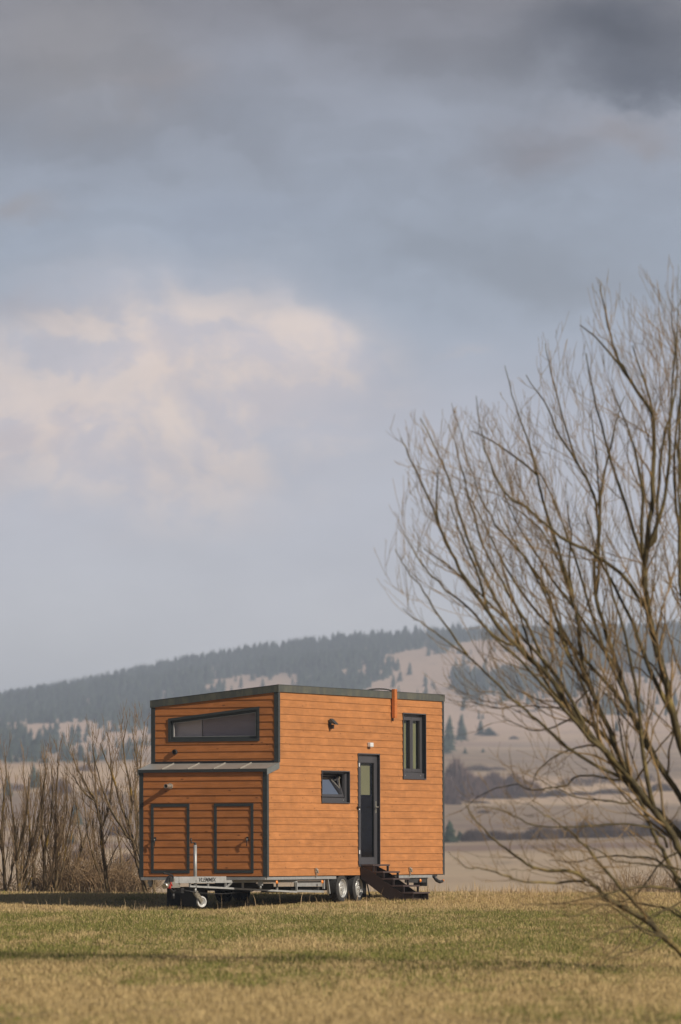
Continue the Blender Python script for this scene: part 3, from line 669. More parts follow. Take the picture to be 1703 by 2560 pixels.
# road wheels
def wheel(x, yo, s):
    """yo: outer face y, s=-1 faces the viewer side"""
    r = .262; w = .185; c = (x, yo, .255); iy = -s
    tread = [(.175, .0), (.185, -.006), (.235, -.004), (.256, .012)]
    prof = [(a, iy * b) for a, b in tread]
    for k in range(5):
        b0 = .02 + k * .03; prof += [(r, iy * b0), (r, iy * (b0 + .022)), (r - .008, iy * (b0 + .024)), (r - .008, iy * (b0 + .028))]
    prof += [(.256, iy * (w - .012)), (.235, iy * w), (.175, iy * w)]
    m = MB(); m.lathe(prof, c, 'y', 44); ty = m.build('tyre', M['rubber'], None)
    rim = MB(); rim.lathe([(.178, iy * .004), (.172, iy * -.002), (.163, iy * .004), (.158, iy * .03), (.128, iy * .038), (.118, iy * .022), (.085, iy * .016), (.06, iy * .024), (.036, iy * .022), (.034, iy * .0), (.0, iy * -.002)], c, 'y', 44)
    rm = rim.build('rim', M['alu'], None)
    if s > 0: return ty, [rm]
    ex = [rm]
    for k in range(10):
        hl = MB(); a = 2 * math.pi * (k + .5) / 10; hl.lathe([(.013, 0), (.0, -.001 * iy)], (x + .137 * math.cos(a), yo + iy * .033, .255 + .137 * math.sin(a)), 'y', 10); ex.append(hl.build('vent_hole', M['black'], None))
    for k in range(5):
        bl = MB(); a = 2 * math.pi * k / 5; bl.tube([(x + .06 * math.cos(a), yo + iy * .03, .255 + .06 * math.sin(a)), (x + .06 * math.cos(a), yo + iy * .006, .255 + .06 * math.sin(a))], .009, 6); ex.append(bl.build('wheel_bolt', M['chrome'], None))
    return ty, ex
for x in (2.93, 3.70):
    for (yo, s) in ((.0, -1), (W, 1)):
        t, ex = wheel(x, yo, s)
        t.parent = house; t.name = 'wheel'
        for e in ex: e.parent = t
m = MB()
m.box(2.85, 3.8, .3, .36, .23, .43); m.box(2.85, 3.8, W - .36, W - .3, .23, .43)
for x in (2.93, 3.70): m.tube([(x, .15, .25), (x, W - .15, .25)], .035, 10)
m.build('axle_set', M['dark'], house)
m = MB(); m.box(4.02, 4.035, -.0, .22, .08, .43); m.bar((4.03, .0, .42), (4.20, -.0, .10), .02, .02); m.build('mud_flap', M['rubber'], house)
m = MB(); m.box(.98, 2.15, .10, .125, .30, .41); m.build('side_panel', M['zinc'], chassis)
m = MB(); m.bar((.98, .08, .22), (2.2, .08, .20), .03, .04); m.build('side_rail', M['zinc'], chassis)
m = MB(); m.bar((2.28, .03, .42), (2.36, .03, .16), .05, .03, (1, 0, 0)); m.build('rail_post', M['zinc'], chassis)
m = MB(); m.bar((2.16, .05, .42), (2.16, .05, .25), .04, .04, (1, 0, 0)); m.build('rail_post', M['zinc'], chassis)
m = MB(); m.box(1.0, 2.3, .2, .8, .19, .28); m.build('under_tank', M['dark'], house)
m = MB(); m.box(.2, .9, .5, 1.9, .23, .36); m.build('under_tank', M['dark'], house)
for (qx, qy) in ((-.3, 1.5), (.4, 2.1)):  # dark blocks standing in for the shadow under the trailer front
    m = MB(); m.box(qx, qx + .45, qy, qy + .35, -.05, .30); m.build('shade_block', M['dark'], house)
for (x, z) in ((-.10, .388), (1.945, .383), (6.62, .38)):
    m = MB(); m.lathe([(0, -.022), (.02, -.02), (.033, -.008), (.034, .0), (0, .0)], (x, -.014, z), 'y', 16); m.build('marker_light', M['amber'], house)
m = MB(); m.box(6.0, 7.0, .02, .05, .34, .42); m.box(7.02, 7.05, .02, .3, .27, .42); m.build('rear_bracket', M['dark'], house)
m = MB(); m.box(7.25, 7.5, .0, .08, .455, .484); m.tube([(7.40, .03, .46), (7.47, .0, .38), (7.58, -.02, .345), (7.70, -.03, .36)], [.035, .035, .03, .026], 10); m.build('tow_hook', M['black'], house)
m = MB(); m.lathe([(0, -.02), (.022, -.015), (.022, .015), (0, .02)], (7.72, -.03, .375), 'z', 12); m.build('hook_cap', M['amber'], house)
m = MB(); m.box(-.46, -.40, .12, .2, .33, .43); m.tube([(-.43, .16, .33), (-.43, .16, .27)], .02, 8); m.build('corner_steady', M['zinc'], house)
m = MB(); m.box(-.46, -.40, W - .2, W - .12, .36, .43); m.tube([(-.43, W - .16, .37), (-.43, W - .16, .3)], .03, 8); m.build('corner_steady', M['zinc'], house)
m = MB(); m.tube([(-1.7, W / 2, .28), (-1.2, 1.0, .20), (-.7, .8, .18), (-.1, .5, .22), (.3, .5, .27)], .007, 5); m.build('brake_cable', M['black'], house)

# wooden steps ---------------------------------------------------------
def hl(p): return HM @ Vector(p)
steps = empty('wooden_steps'); steps.matrix_world = HM
tag(steps, 'dark brown open wooden steps standing on the grass under the door', 'steps')
SX0, SX1 = 3.70, 4.50
for k in range(5):
    zt = .70 - .131 * k; ye = -.045 - .207 * k
    m = MB(); m.box(SX0, SX1, ye - .245, ye, zt - .03, zt); m.build('tread', M['tread'], steps, .004)
    if k < 4:
        m = MB(); zb2 = zt - .131
        m.box(SX0 + .05, SX0 + .085, ye - .235, ye - .20, zb2 + .001, zt - .031); m.build('tread_support', M['stairwood'], steps); m = MB(); m.box(SX1 - .06, SX1 - .025, ye - .235, ye - .20, zb2 + .001, zt - .031); m.build('tread_support', M['stairwood'], steps)
    else:
        m = MB(); m.box(SX0 + .02, SX0 + .05, ye - .22, ye - .02, -.02, zt - .031); m.box(SX1 - .05, SX1 - .02, ye - .22, ye - .02, -.02, zt - .031); m.box(SX0 + .049, SX1 - .049, ye - .10, ye - .08, -.0, zt - .032); m.build('tread_support', M['stairwood'], steps)
for x in (SX0 + .005, SX1 - .045):
    m = MB(); pr = [(-.03, .665), (-.03, .44), (-.56, .06), (-.66, .0), (-.90, .0), (-.90, .135), (-.22, .58)]
    vs = [(x, y, z) for y, z in pr] + [(x + .04, y, z) for y, z in pr]; n = len(pr)
    m.add(vs, [tuple(range(n)), tuple(range(2 * n - 1, n - 1, -1))] + [(i, (i + 1) % n, n + (i + 1) % n, n + i) for i in range(n)])
    m.build('stringer', M['stairwood'], steps)

# ------------------------------------------------------------------ bare trees
def bark_mat(name, c1, c2, lichen=None, lo=.55, scale=8):
    m, nt, out = newmat(name); N = NT(nt); tc = N.n('NewGeometry').outputs['Position']
    a = N.noise(tc, scale, 5, .65); b = N.noise(tc, scale * .3, 4, .6)
    c = N.mix(N.rng(a, .35, .65), c1, c2)
    if lichen: c = N.mix(N.rng(b, lo, lo + .12, 0, .85), c, lichen)
    nt.links.new(N.bsdf(c, .85, 0, .2, N.bump(a, .5, .01)), out.inputs[0]); return m
M['bark_right'] = bark_mat('willow_bark', (.05, .04, .022), (.115, .09, .04), (.25, .19, .07), .56, 9)
M['twig_right'] = bark_mat('willow_twigs', (.15, .11, .06), (.32, .21, .09), None, .5, 3)
M['bark_left'] = bark_mat('sapling_bark', (.09, .066, .04), (.18, .13, .07), (.36, .23, .04), .57, 5)
M['twig_left'] = bark_mat('sapling_twigs', (.17, .12, .075), (.32, .22, .125), None, .5, 3)

def rvec(r): return Vector((r.gauss(0, 1), r.gauss(0, 1), r.gauss(0, 1)))
def path(r, p, d, length, n, trop, wob):
    pts = [p.copy()]; d = d.normalized(); s = length / n
    for i in range(n):
        d = (d + trop * (1.0 / n) + rvec(r) * wob / math.sqrt(n)).normalized(); p = p + d * s; pts.append(p.copy())
    return pts
def sample(pts, t):
    f = t * (len(pts) - 1); i = min(int(f), len(pts) - 2); f -= i; return pts[i].lerp(pts[i + 1], f), (pts[i + 1] - pts[i]).normalized()
ENVY = [600, 850, 945, 1010, 1020, 1466, 1575, 1740, 1900, 2170, 2260, 2330, 2450, 2600]; ENVX = [1480, 1374, 1260, 1130, 967, 945, 1000, 1085, 1150, 1115, 1250, 1350, 1450, 1500]
CHECK = [None]
def outside(p):
    if CHECK[0] is None: return False
    q = p + CHECK[0]; px = CX + F * q.x / q.y; py = HOR - (q.z - EYE) / q.y * F
    e = float(np.interp(py, ENVY, ENVX)) + 26 * math.sin(py * .021) + 18 * math.sin(py * .057 + 1)
    return py < 628 + 40 * math.sin(px * .03) ** 2 or px < e or (px < e + 170 and math.sin(px * 12.9898 + py * 78.233) * 43758.5453 % 1 < .45 * (1 - (px - e) / 170))
def branchlets(r, mb, pts, r0, r1, level, spec):
    """spec[level]: (spacing, lenmin, lenmax, angmin, angmax, radius factor, tropism, wobble, t0, sides, n)"""
    if level >= len(spec): return
    sp, l0, l1, a0, a1, rf, trop, wob, t0, sides, nn = spec[level]
    tot = sum((pts[i + 1] - pts[i]).length for i in range(len(pts) - 1)); cnt = max(1, int(tot * (1 - t0) / sp))
    for k in range(cnt):
        t = t0 + (1 - t0) * (k + r.random()) / cnt * .985
        p, d = sample(pts, t); ra = (r0 + (r1 - r0) * t)
        side = rvec(r); side = (side - d * side.dot(d)).normalized(); side.z += .25; side.normalize()
        ang = R(r.uniform(a0, a1)); nd = d * math.cos(ang) + side * math.sin(ang)
        ln = r.uniform(l0, l1) * (1.1 - .86 * t); ra2 = ra * rf
        ra2 = max(ra2, MINR)
        q = path(r, p, nd, ln, nn, trop, wob)
        for _ in range(3):
            if not outside(q[-1]): break
            ln *= .55; q = path(r, p, nd, ln, nn, trop, wob)
        else: continue
        m_ = len(q)
        mb.tube(q, [ra2 + (MINR * .6 - ra2) * i / (m_ - 1) for i in range(m_)], sides, False)
        branchlets(r, mb, q, ra2, MINR * .6, level + 1, spec)
MINR = .003
def smooth_pts(P, k=4):
    out = []
    for i in range(len(P) - 1):
        p0 = P[max(i - 1, 0)]; p1 = P[i]; p2 = P[i + 1]; p3 = P[min(i + 2, len(P) - 1)]
        for j in range(k):
            t = j / k; out.append(.5 * ((2 * p1) + (p2 - p0) * t + (2 * p0 - 5 * p1 + 4 * p2 - p3) * t * t + (3 * p1 - p0 - 3 * p2 + p3) * t ** 3))
    out.append(P[-1]); return out

TY = 60.0
limbs = [
 # (pixel polyline from base to tip), start radius px, end radius px, depth drift
 ([(1790, 2440), (1765, 2340), (1735, 2230), (1703, 2130), (1669, 2071), (1581, 1955), (1496, 1863), (1431, 1778), (1369, 1686), (1292, 1617), (1227, 1540), (1149, 1421), (1110, 1338), (1071, 1241), (1032, 1158), (1000, 1095)], 22, 1.6, -1.3),
 ([(1581, 1955), (1535, 1935), (1438, 1882), (1365, 1821), (1315, 1778), (1231, 1698), (1169, 1640), (1100, 1590), (1050, 1556), (1005, 1520)], 9, 1.4, -.9),
 ([(1790, 2440), (1770, 2300), (1735, 2160), (1690, 2075), (1600, 1990), (1554, 1905), (1523, 1825), (1477, 1721), (1454, 1644), (1442, 1542), (1431, 1498), (1407, 1411), (1363, 1270), (1344, 1192), (1324, 1109), (1290, 1012), (1262, 915)], 18, 1.6, 1.0),
 ([(1795, 2440), (1785, 2250), (1755, 2100), (1700, 1994), (1638, 1898), (1600, 1828), (1562, 1725), (1535, 1636), (1508, 1556), (1485, 1450), (1497, 1330), (1485, 1240), (1446, 1160), (1417, 1075), (1385, 960), (1362, 860)], 18, 1.6, 1.8),
 ([(1800, 2440), (1790, 2200), (1750, 2000), (1703, 1867), (1677, 1755), (1654, 1663), (1635, 1594), (1612, 1464), (1616, 1372), (1631, 1241), (1636, 1109), (1626, 1030), (1570, 938), (1534, 861), (1512, 770), (1500, 700)], 24, 1.6, -.4),
 ([(1616, 1372), (1641, 1340), (1646, 1241), (1660, 1095), (1672, 1046), (1692, 958), (1684, 840), (1676, 750)], 9, 1.5, -.2),
 ([(1805, 2440), (1815, 2200), (1795, 1950), (1750, 1700), (1715, 1500), (1700, 1350), (1712, 1200), (1740, 1050), (1735, 900), (1720, 790)], 20, 1.6, .8),
 ([(1621, 1532), (1560, 1440), (1490, 1390), (1400, 1340), (1320, 1270), (1260, 1230), (1225, 1160), (1205, 1080), (1190, 990)], 10, 1.4, -1.2),
 ([(1477, 1721), (1420, 1640), (1390, 1540), (1350, 1450), (1300, 1380), (1240, 1310), (1200, 1240), (1165, 1130), (1130, 1010)], 8, 1.3, 1.3),
 ([(1369, 1686), (1330, 1580), (1270, 1480), (1215, 1380), (1180, 1270), (1150, 1160), (1120, 1060)], 8, 1.3, .5),
 ([(1292, 1617), (1235, 1590), (1160, 1510), (1080, 1440), (1030, 1370), (1000, 1310)], 7, 1.3, -.6),
 ([(1169, 1640), (1110, 1560), (1060, 1480), (1015, 1420), (990, 1375)], 5, 1.2, -.8),
 # low sweeping limbs
 ([(1790, 2455), (1730, 2400), (1657, 2340), (1619, 2305), (1561, 2271), (1515, 2244), (1469, 2201), (1427, 2178), (1350, 2174), (1290, 2140), (1238, 2100), (1190, 2052), (1165, 2010)], 17, 1.3, -2.0),
 ([(1469, 2201), (1390, 2206), (1315, 2204), (1254, 2186), (1196, 2171), (1165, 2167), (1120, 2130)], 6, 1.1, -1.4),
 ([(1657, 2340), (1600, 2270), (1561, 2232), (1504, 2163), (1458, 2109), (1419, 2075), (1360, 2035), (1320, 2010)], 9, 1.2, -1.8),
 ([(1669, 2117), (1640, 2075), (1560, 2060), (1470, 2065), (1340, 2066), (1270, 2030), (1225, 2018), (1185, 2018)], 6, 1.2, -1.7),
 ([(1735, 2230), (1690, 2190), (1640, 2150), (1560, 2140), (1490, 2145), (1430, 2155), (1370, 2150)], 7, 1.2, 1.0),
 ([(1581, 1955), (1520, 1945), (1450, 1940), (1405, 1965), (1330, 1975), (1280, 1960), (1200, 1990), (1150, 2030)], 5, 1.1, 1.6),
 ([(1600, 1998), (1560, 2010), (1510, 2000), (1430, 1990), (1370, 1960), (1330, 1940)], 5, 1.1, -1.0),
 ([(1496, 1863), (1440, 1870), (1380, 1895), (1345, 1930), (1322, 1975)], 4.5, 1.1, .6),
 ([(1438, 1790), (1370, 1822), (1320, 1822), (1270, 1800), (1255, 1790)], 4, 1.0, 1.2),
 ([(1477, 1721), (1425, 1765), (1330, 1768), (1240, 1768), (1195, 1760), (1120, 1750)], 4, 1.0, .9),
 ([(1657, 2340), (1610, 2330), (1520, 2262), (1440, 2290), (1400, 2280), (1330, 2250)], 5, 1.0, -2.2),
 ([(1703, 2125), (1660, 2150), (1600, 2225), (1540, 2260), (1480, 2262), (1400, 2258)], 5, 1.0, .4),
 ([(1735, 2230), (1703, 2255), (1640, 2290), (1610, 2330), (1560, 2400)], 5, 1.0, -.6),
 ([(1703, 2225), (1600, 2215), (1500, 2238), (1420, 2256), (1330, 2264), (1290, 2250)], 6, 1.0, -1.6),
 ([(1735, 2330), (1690, 2285), (1620, 2262), (1520, 2250), (1440, 2226)], 6, 1.0, .9),
 ([(1735, 2230), (1700, 2175), (1620, 2160), (1540, 2152), (1480, 2118), (1440, 2100)], 6, 1.0, -.9),
 ([(1735, 2330), (1680, 2270), (1600, 2310), (1540, 2372), (1500, 2400)], 5, 1.0, -1.3),
 ([(1657, 2340), (1600, 2318), (1540, 2325), (1480, 2350), (1420, 2345)], 5, 1.0, -1.9),
 ([(1790, 2440), (1740, 2310), (1703, 2225), (1670, 2150), (1640, 2098), (1615, 2032), (1588, 1975), (1560, 1880), (1545, 1780), (1530, 1690)], 15, 1.6, .3),
 ([(1657, 2340), (1620, 2370), (1570, 2380), (1520, 2400), (1480, 2440)], 4, 1.0, -2.4),
]
PPM = F / TY
def pxr(r): return r / PPM
wil = empty('bare_willow', at(1795, 2430, TY)); tag(wil, 'big bare multi stemmed willow reaching in from the right edge, nearest the viewer', 'tree')
r_ = random.Random(5); trunk = MB(); crown = MB(); MINR = .0027
up = Vector((-.12, 0, .75)); up2 = Vector((-.05, 0, .9))
SP = [(.23, .8, 2.3, 18, 52, .46, up, .42, .10, 4, 9), (.23, .4, 1.1, 18, 45, .55, up2, .22, .12, 3, 6), (.30, .2, .55, 18, 42, .6, up2, .15, .2, 3, 4)]
SPL = [(.19, .5, 1.4, 22, 55, .45, Vector((-.3, 0, .32)), .45, .10, 4, 9), (.22, .25, .8, 20, 50, .55, Vector((-.15, 0, .5)), .32, .15, 3, 6), (.35, .15, .35, 20, 42, .6, up2, .2, .2, 3, 4)]
loc0 = Vector(wil.location); CHECK[0] = loc0
starts = {}
for li, (pl, ra, rb, drift) in enumerate(limbs):
    n = len(pl); P = []
    # a side limb starts on its parent at the parent's depth
    key = min(starts, key=lambda k: abs(k[0] - pl[0][0]) + abs(k[1] - pl[0][1])) if starts else None
    Y0 = TY
    if key and abs(key[0] - pl[0][0]) + abs(key[1] - pl[0][1]) < 70 and pl[0][1] < 2400: Y0 = starts[key]
    for i, (x, y) in enumerate(pl):
        t = i / (n - 1); Yd = Y0 + drift * t + (.12 * math.sin(i * 1.7 + li) if 0 < i < n - 1 else 0)
        P.append(at(x, y, Yd) - loc0)
        if ra >= 7 and not (i == 0 and li): starts[(x, y)] = Yd
    Q = smooth_pts(P, 4); m_ = len(Q); r0, r1 = pxr(ra) * .47, pxr(rb) * .5
    kink = [Vector((r_.gauss(0, 1), r_.gauss(0, 1), r_.gauss(0, 1))) * .006 for _ in Q]
    Q = [q + kk for q, kk in zip(Q, kink)]
    rad = [r0 * (1 - i / (m_ - 1)) ** .85 + r1 for i in range(m_)]
    trunk.tube(Q, rad, 9, True)
    low = li >= 12
    branchlets(r_, crown, Q[int(m_ * .12):], r0 * .9, r1, 0, SPL if low else SP)
    if ra >= 16 and not low:      # long secondary limbs leaving the main stems
        for k in range(6):
            t = .22 + .6 * (k + r_.random()) / 6; p, d = sample(Q, t); sd = rvec(r_); sd.x = abs(sd.x) * (1 if k % 3 == 0 else -.5); sd = (sd - d * sd.dot(d)).normalized(); a = R(r_.uniform(12, 24))
            q = path(r_, p, d * math.cos(a) + sd * math.sin(a), r_.uniform(2.4, 4.0) * (1.15 - .8 * t), 16, Vector((-.05, 0, .35)), .32); rr0 = r0 * (1 - t) * .55 + .006
            if outside(q[-1]): q = q[:9]
            if outside(q[-1]): continue
            n_ = len(q)
            trunk.tube(q, [rr0 * (1 - i / n_) ** .8 + r1 for i in range(n_)], 7, True); branchlets(r_, crown, q, rr0, r1, 0, SP)
# thin whips shooting up from the upper limbs
print('crown faces', len(crown.f))
trunk.build('trunk', M['bark_right'], wil, recalc=False); crown.build('crown', M['twig_right'], wil, recalc=False)

CHECK[0] = None
# saplings to the left, beyond the house
def sapling(pl_list, Y, label, seed, dens=1.0, group='bare saplings along the far edge of the meadow', bark='bark_left', spec=None):
    global MINR
    MINR = .0038; rr = random.Random(seed); base = at(pl_list[0][0][0][0], pl_list[0][0][0][1], Y); base.z = gz(base.x, Y) - .03
    o = empty('bare_sapling', base); tag(o, label, 'tree', group); T = MB(); Cn = MB()
    upv = Vector((0, 0, .8))
    sp = spec or [(.15 / dens, .5, 1.5, 14, 40, .42, upv, .15, .05, 4, 7), (.15 / dens, .25, .7, 14, 34, .55, upv, .12, .12, 3, 4), (.2 / dens, .12, .35, 16, 38, .6, upv, .1, .15, 3, 3)]
    hp = pl_list[0][0][0][1] - min(p[1] for q in pl_list for p in q[0])
    for k in range(2):
        b0 = pl_list[0][0][0]; hh = hp * rr.uniform(.45, .9); fan = rr.uniform(-.34, .34); pts_ = []
        for j in range(5):
            f = j / 4; pts_.append((b0[0] + rr.uniform(-4, 4) + fan * hh * f ** .8 * (1.1 - .35 * f), b0[1] - hh * f))
        pl_list = pl_list + [(pts_, rr.uniform(2.5, 4.5), rr.uniform(-.7, .7))]
    for (pl, ra, dr) in pl_list:
        n = len(pl); P = [at(x, y, Y + dr * i / (n - 1)) - base for i, (x, y) in enumerate(pl)]
        if pl[0][1] > 2225: P[0] = Vector((P[0].x, P[0].y, -.02))
        Q = smooth_pts(P, 5); Q = [q + rvec(rr) * .005 if 0 < i else q for i, q in enumerate(Q)]; m_ = len(Q); r0 = ra / (F / Y) * .46
        T.tube(Q, [r0 * (1 - i / (m_ - 1)) ** .8 + .005 for i in range(m_)], 7)
        branchlets(rr, Cn, Q, r0, .005, 0, sp)
    T.build('trunk', M[bark], o, recalc=False); Cn.build('crown', M['twig_left'], o, recalc=False); return o
sapling([([(14, 2238), (9, 2150), (4, 2080), (10, 2000), (16, 1930), (14, 1890)], 9, .2), ([(9, 2150), (-6, 2060), (-14, 1960), (-12, 1900)], 5, -.3)], 118, 'bare sapling with leaning grey stem at the left edge of the photo', 1)
sapling([([(50, 2238), (42, 2150), (38, 2080), (28, 2000), (22, 1930)], 9, .2), ([(42, 2150), (60, 2075), (70, 2000), (72, 1930)], 6, -.4)], 117.4, 'bare forked sapling, second from the left edge', 2)
sapling([([(56, 2238), (70, 2150), (76, 2090), (70, 2020), (62, 1960), (58, 1915)], 7, .4), ([(72, 2130), (92, 2070), (104, 2000), (100, 1930)], 5, -.3)], 118.6, 'bare sapling whose stem bows to the right, third from the left edge', 3)
sapling([([(84, 2238), (88, 2180), (78, 2120), (84, 2050), (92, 1980)], 5, .4)], 119, 'thin bare sapling between two thicker ones, fourth from the left edge', 4, .8)
sapling([([(113, 2238), (110, 2150), (104, 2060), (108, 1980), (113, 1930), (112, 1895)], 9, .3), ([(110, 2150), (126, 2060), (132, 1980), (128, 1910)], 6, .3)], 117.6, 'bare sapling with straight dark stem, fifth from the left edge', 5)
sapling([([(139, 2238), (142, 2150), (139, 2060), (141, 1990), (145, 1920), (144, 1890)], 8, -.2), ([(142, 2150), (158, 2080), (168, 2000), (164, 1930)], 4, .3)], 118.2, 'upright bare sapling, sixth from the left edge', 6)
sapling([([(160, 2238), (164, 2180), (176, 2110), (184, 2050)], 4, .3), ([(162, 2210), (152, 2150), (160, 2090), (154, 2020)], 4, .1)], 119.5, 'low bare sapling with two thin stems beside the tangled thicket', 7)
sapling([([(172, 2238), (184, 2180), (206, 2120), (222, 2060), (228, 2000)], 6, .2), ([(206, 2120), (196, 2050), (186, 1990)], 4, .1)], 118.8, 'bare sapling leaning right over the thicket', 8)
sapling([([(270, 2238), (264, 2180), (258, 2135), (254, 2090), (249, 2040), (236, 2000), (222, 1975), (204, 1940), (190, 1915), (176, 1860)], 10, .3),
         ([(251, 2060), (243, 2020), (240, 1960), (236, 1900), (231, 1830)], 6, -.3), ([(252, 2075), (266, 2040), (276, 2000), (280, 1950), (276, 1890), (268, 1830)], 6, .5), ([(236, 2000), (214, 1985), (196, 1960), (180, 1935)], 4, .3)],
        117, 'tall bare sapling with yellow lichen on its forked stem', 9, 1.0)
sapling([([(368, 2238), (350, 2180), (340, 2140), (332, 2100), (320, 2060), (302, 2010), (282, 1940), (262, 1890), (250, 1855)], 11, .3),
         ([(332, 2100), (318, 2090), (300, 2060), (276, 2020), (256, 1970), (240, 1910), (230, 1860)], 7, -.4), ([(322, 2065), (330, 2010), (322, 1950), (312, 1900), (310, 1850), (320, 1800)], 6, .4), ([(336, 2120), (345, 2060), (338, 1990), (345, 1930), (338, 1870), (330, 1815)], 6, .2), ([(340, 2140), (356, 2080), (358, 2010), (350, 1930), (358, 1850), (362, 1805)], 5, .7)],
        116.5, 'tallest bare sapling with golden lichen, its stems leaning left beside the house', 10, 1.0)
sapling([([(388, 2236), (378, 2180), (372, 2140)], 6, .4)], 118, 'short bare sapling half hidden behind the trailer drawbar', 12, .8)
sapling([([(232, 2238), (228, 2170), (236, 2100), (232, 2040)], 5, .4), ([(300, 2238), (304, 2160), (296, 2090), (302, 2020)], 5, .2)], 119.6, 'pair of thin bare stems between the two lichen covered saplings', 13, 1.0)

# tangled thickets (individually uncountable stems)
def thicket(name, px0, px1, Y, hpx, n, label, seed, mat='twig_left', base=2238):
    rr = random.Random(seed); mb = MB(); b = at((px0 + px1) / 2, base, Y); b.z = gz(b.x, Y)
    for k in range(n):
        px = rr.uniform(px0, px1); yy = Y + rr.uniform(-.8, 1.4); x = (px - CX) / F * yy; z = gz(x, yy) - .02
        env = .55 + .45 * math.sin(math.pi * min(1, max(0, (px - px0) / (px1 - px0))))
        d = Vector((rr.gauss(0, .5), rr.gauss(0, .35), 1)); ln = hpx / (F / Y) * env * rr.uniform(.5, 1.1)
        q = path(rr, Vector((x, yy, z)) - b, d, ln, 6, Vector((rr.gauss(0, .6), 0, .1)), .5)
        mb.tube(q, [.008 - .0008 * i for i in range(7)], 3, False)
        for _ in range(4):
            p, dd = sample(q, rr.uniform(.3, .95)); s = path(rr, p, dd + rvec(rr) * .8, ln * rr.uniform(.2, .5), 3, Vector((0, 0, .3)), .4); mb.tube(s, [.0045, .004, .0035, .003], 3, False)
    o = mb.build(name, M[mat], recalc=False); o.location = b; return o
tag(thicket('thicket', 90, 372, 119.5, 125, 700, '', 21, 'twig_left'), 'tangled low brown thicket at the foot of the saplings', 'undergrowth', kind='stuff')
tag(thicket('thicket', 1490, 1760, 124, 92, 420, '', 22, 'twig_left', 2232), 'brown thicket beyond the meadow edge behind the low willow branches', 'undergrowth', kind='stuff')
tag(thicket('thicket', -40, 100, 121, 70, 90, '', 23, 'twig_left'), 'sparse low thicket at the left edge of the meadow', 'undergrowth', kind='stuff')

# ------------------------------------------------------------------ far vegetation
def foliage_mat(name, c1, c2, sc=.3):
    m, nt, out = newmat(name); N = NT(nt); g = N.n('NewGeometry'); a = N.noise(g.outputs['Position'], sc, 4, .6)
    k = N.math('ADD', N.math('MULTIPLY', a, .6), N.math('MULTIPLY', g.outputs['Random Per Island'], .4))
    nt.links.new(N.bsdf(N.mix(N.rng(k, .3, .7), c1, c2), .9, 0, .15), out.inputs[0]); return m
M['spruce'] = foliage_mat('spruce', (.02, .033, .028), (.045, .062, .045), .08)
M['spruce_mid'] = foliage_mat('spruce_mid', (.02, .038, .028), (.045, .065, .04), .5)
M['bare_far'] = foliage_mat('bare_crowns', (.10, .07, .065), (.19, .13, .115), .3)
M['bush_far'] = foliage_mat('bare_bushes', (.065, .047, .042), (.13, .09, .07), .3)
M['trunk_far'] = simple('far_trunk', (.10, .08, .06), .9, 0, .2, 1)
M['birch'] = simple('birch_trunk', (.6, .57, .52), .8, 0, .2, 1)

def conifer_arrays(P, H, Wd, seed, layers=4, sides=7):
    """vectorised jagged stacked cones; P (n,3), H heights, Wd widths"""
    g = np.random.default_rng(seed); n = len(P); Vs = []; Fs = []; base = 0
    for l in range(layers):
        t0 = .06 + .86 * l / layers; t1 = min(1.0, t0 + 1.35 / layers) if l < layers - 1 else 1.0
        rad = (1 - t0) ** .85 * .5
        a = (np.arange(sides) / sides * 2 * np.pi)[None, :] + g.random((n, 1)) * 6.28
        rr = Wd[:, None] * rad * (.62 + .76 * g.random((n, sides)))
        zz = P[:, 2:3] + H[:, None] * (t0 - .05 * g.random((n, sides)))
        ring_ = np.stack([P[:, 0:1] + rr * np.cos(a), P[:, 1:2] + rr * np.sin(a), zz], -1)
        tip = np.stack([P[:, 0] + Wd * .02 * g.standard_normal(n), P[:, 1], P[:, 2] + H * t1], -1)[:, None, :]
        Vs.append(np.concatenate([ring_, tip], 1))
    V = np.stack(Vs, 1).reshape(-1, 3); k = sides + 1
    blk = np.arange(n * layers)[:, None, None] * k; i = np.arange(sides)
    tri = np.stack([i, (i + 1) % sides, np.full(sides, sides)], -1)[None]
    return V, (blk + tri).reshape(-1, 3)
def mesh_from(name, V, T, mat):
    me = bpy.data.meshes.new(name); me.vertices.add(len(V)); me.vertices.foreach_set('co', V.ravel()); me.loops.add(T.size); me.loops.foreach_set('vertex_index', T.astype(np.int32).ravel())
    me.polygons.add(len(T)); me.polygons.foreach_set('loop_start', (np.arange(len(T)) * 3).astype(np.int32)); me.update(calc_edges=True); me.materials.append(mat); return me

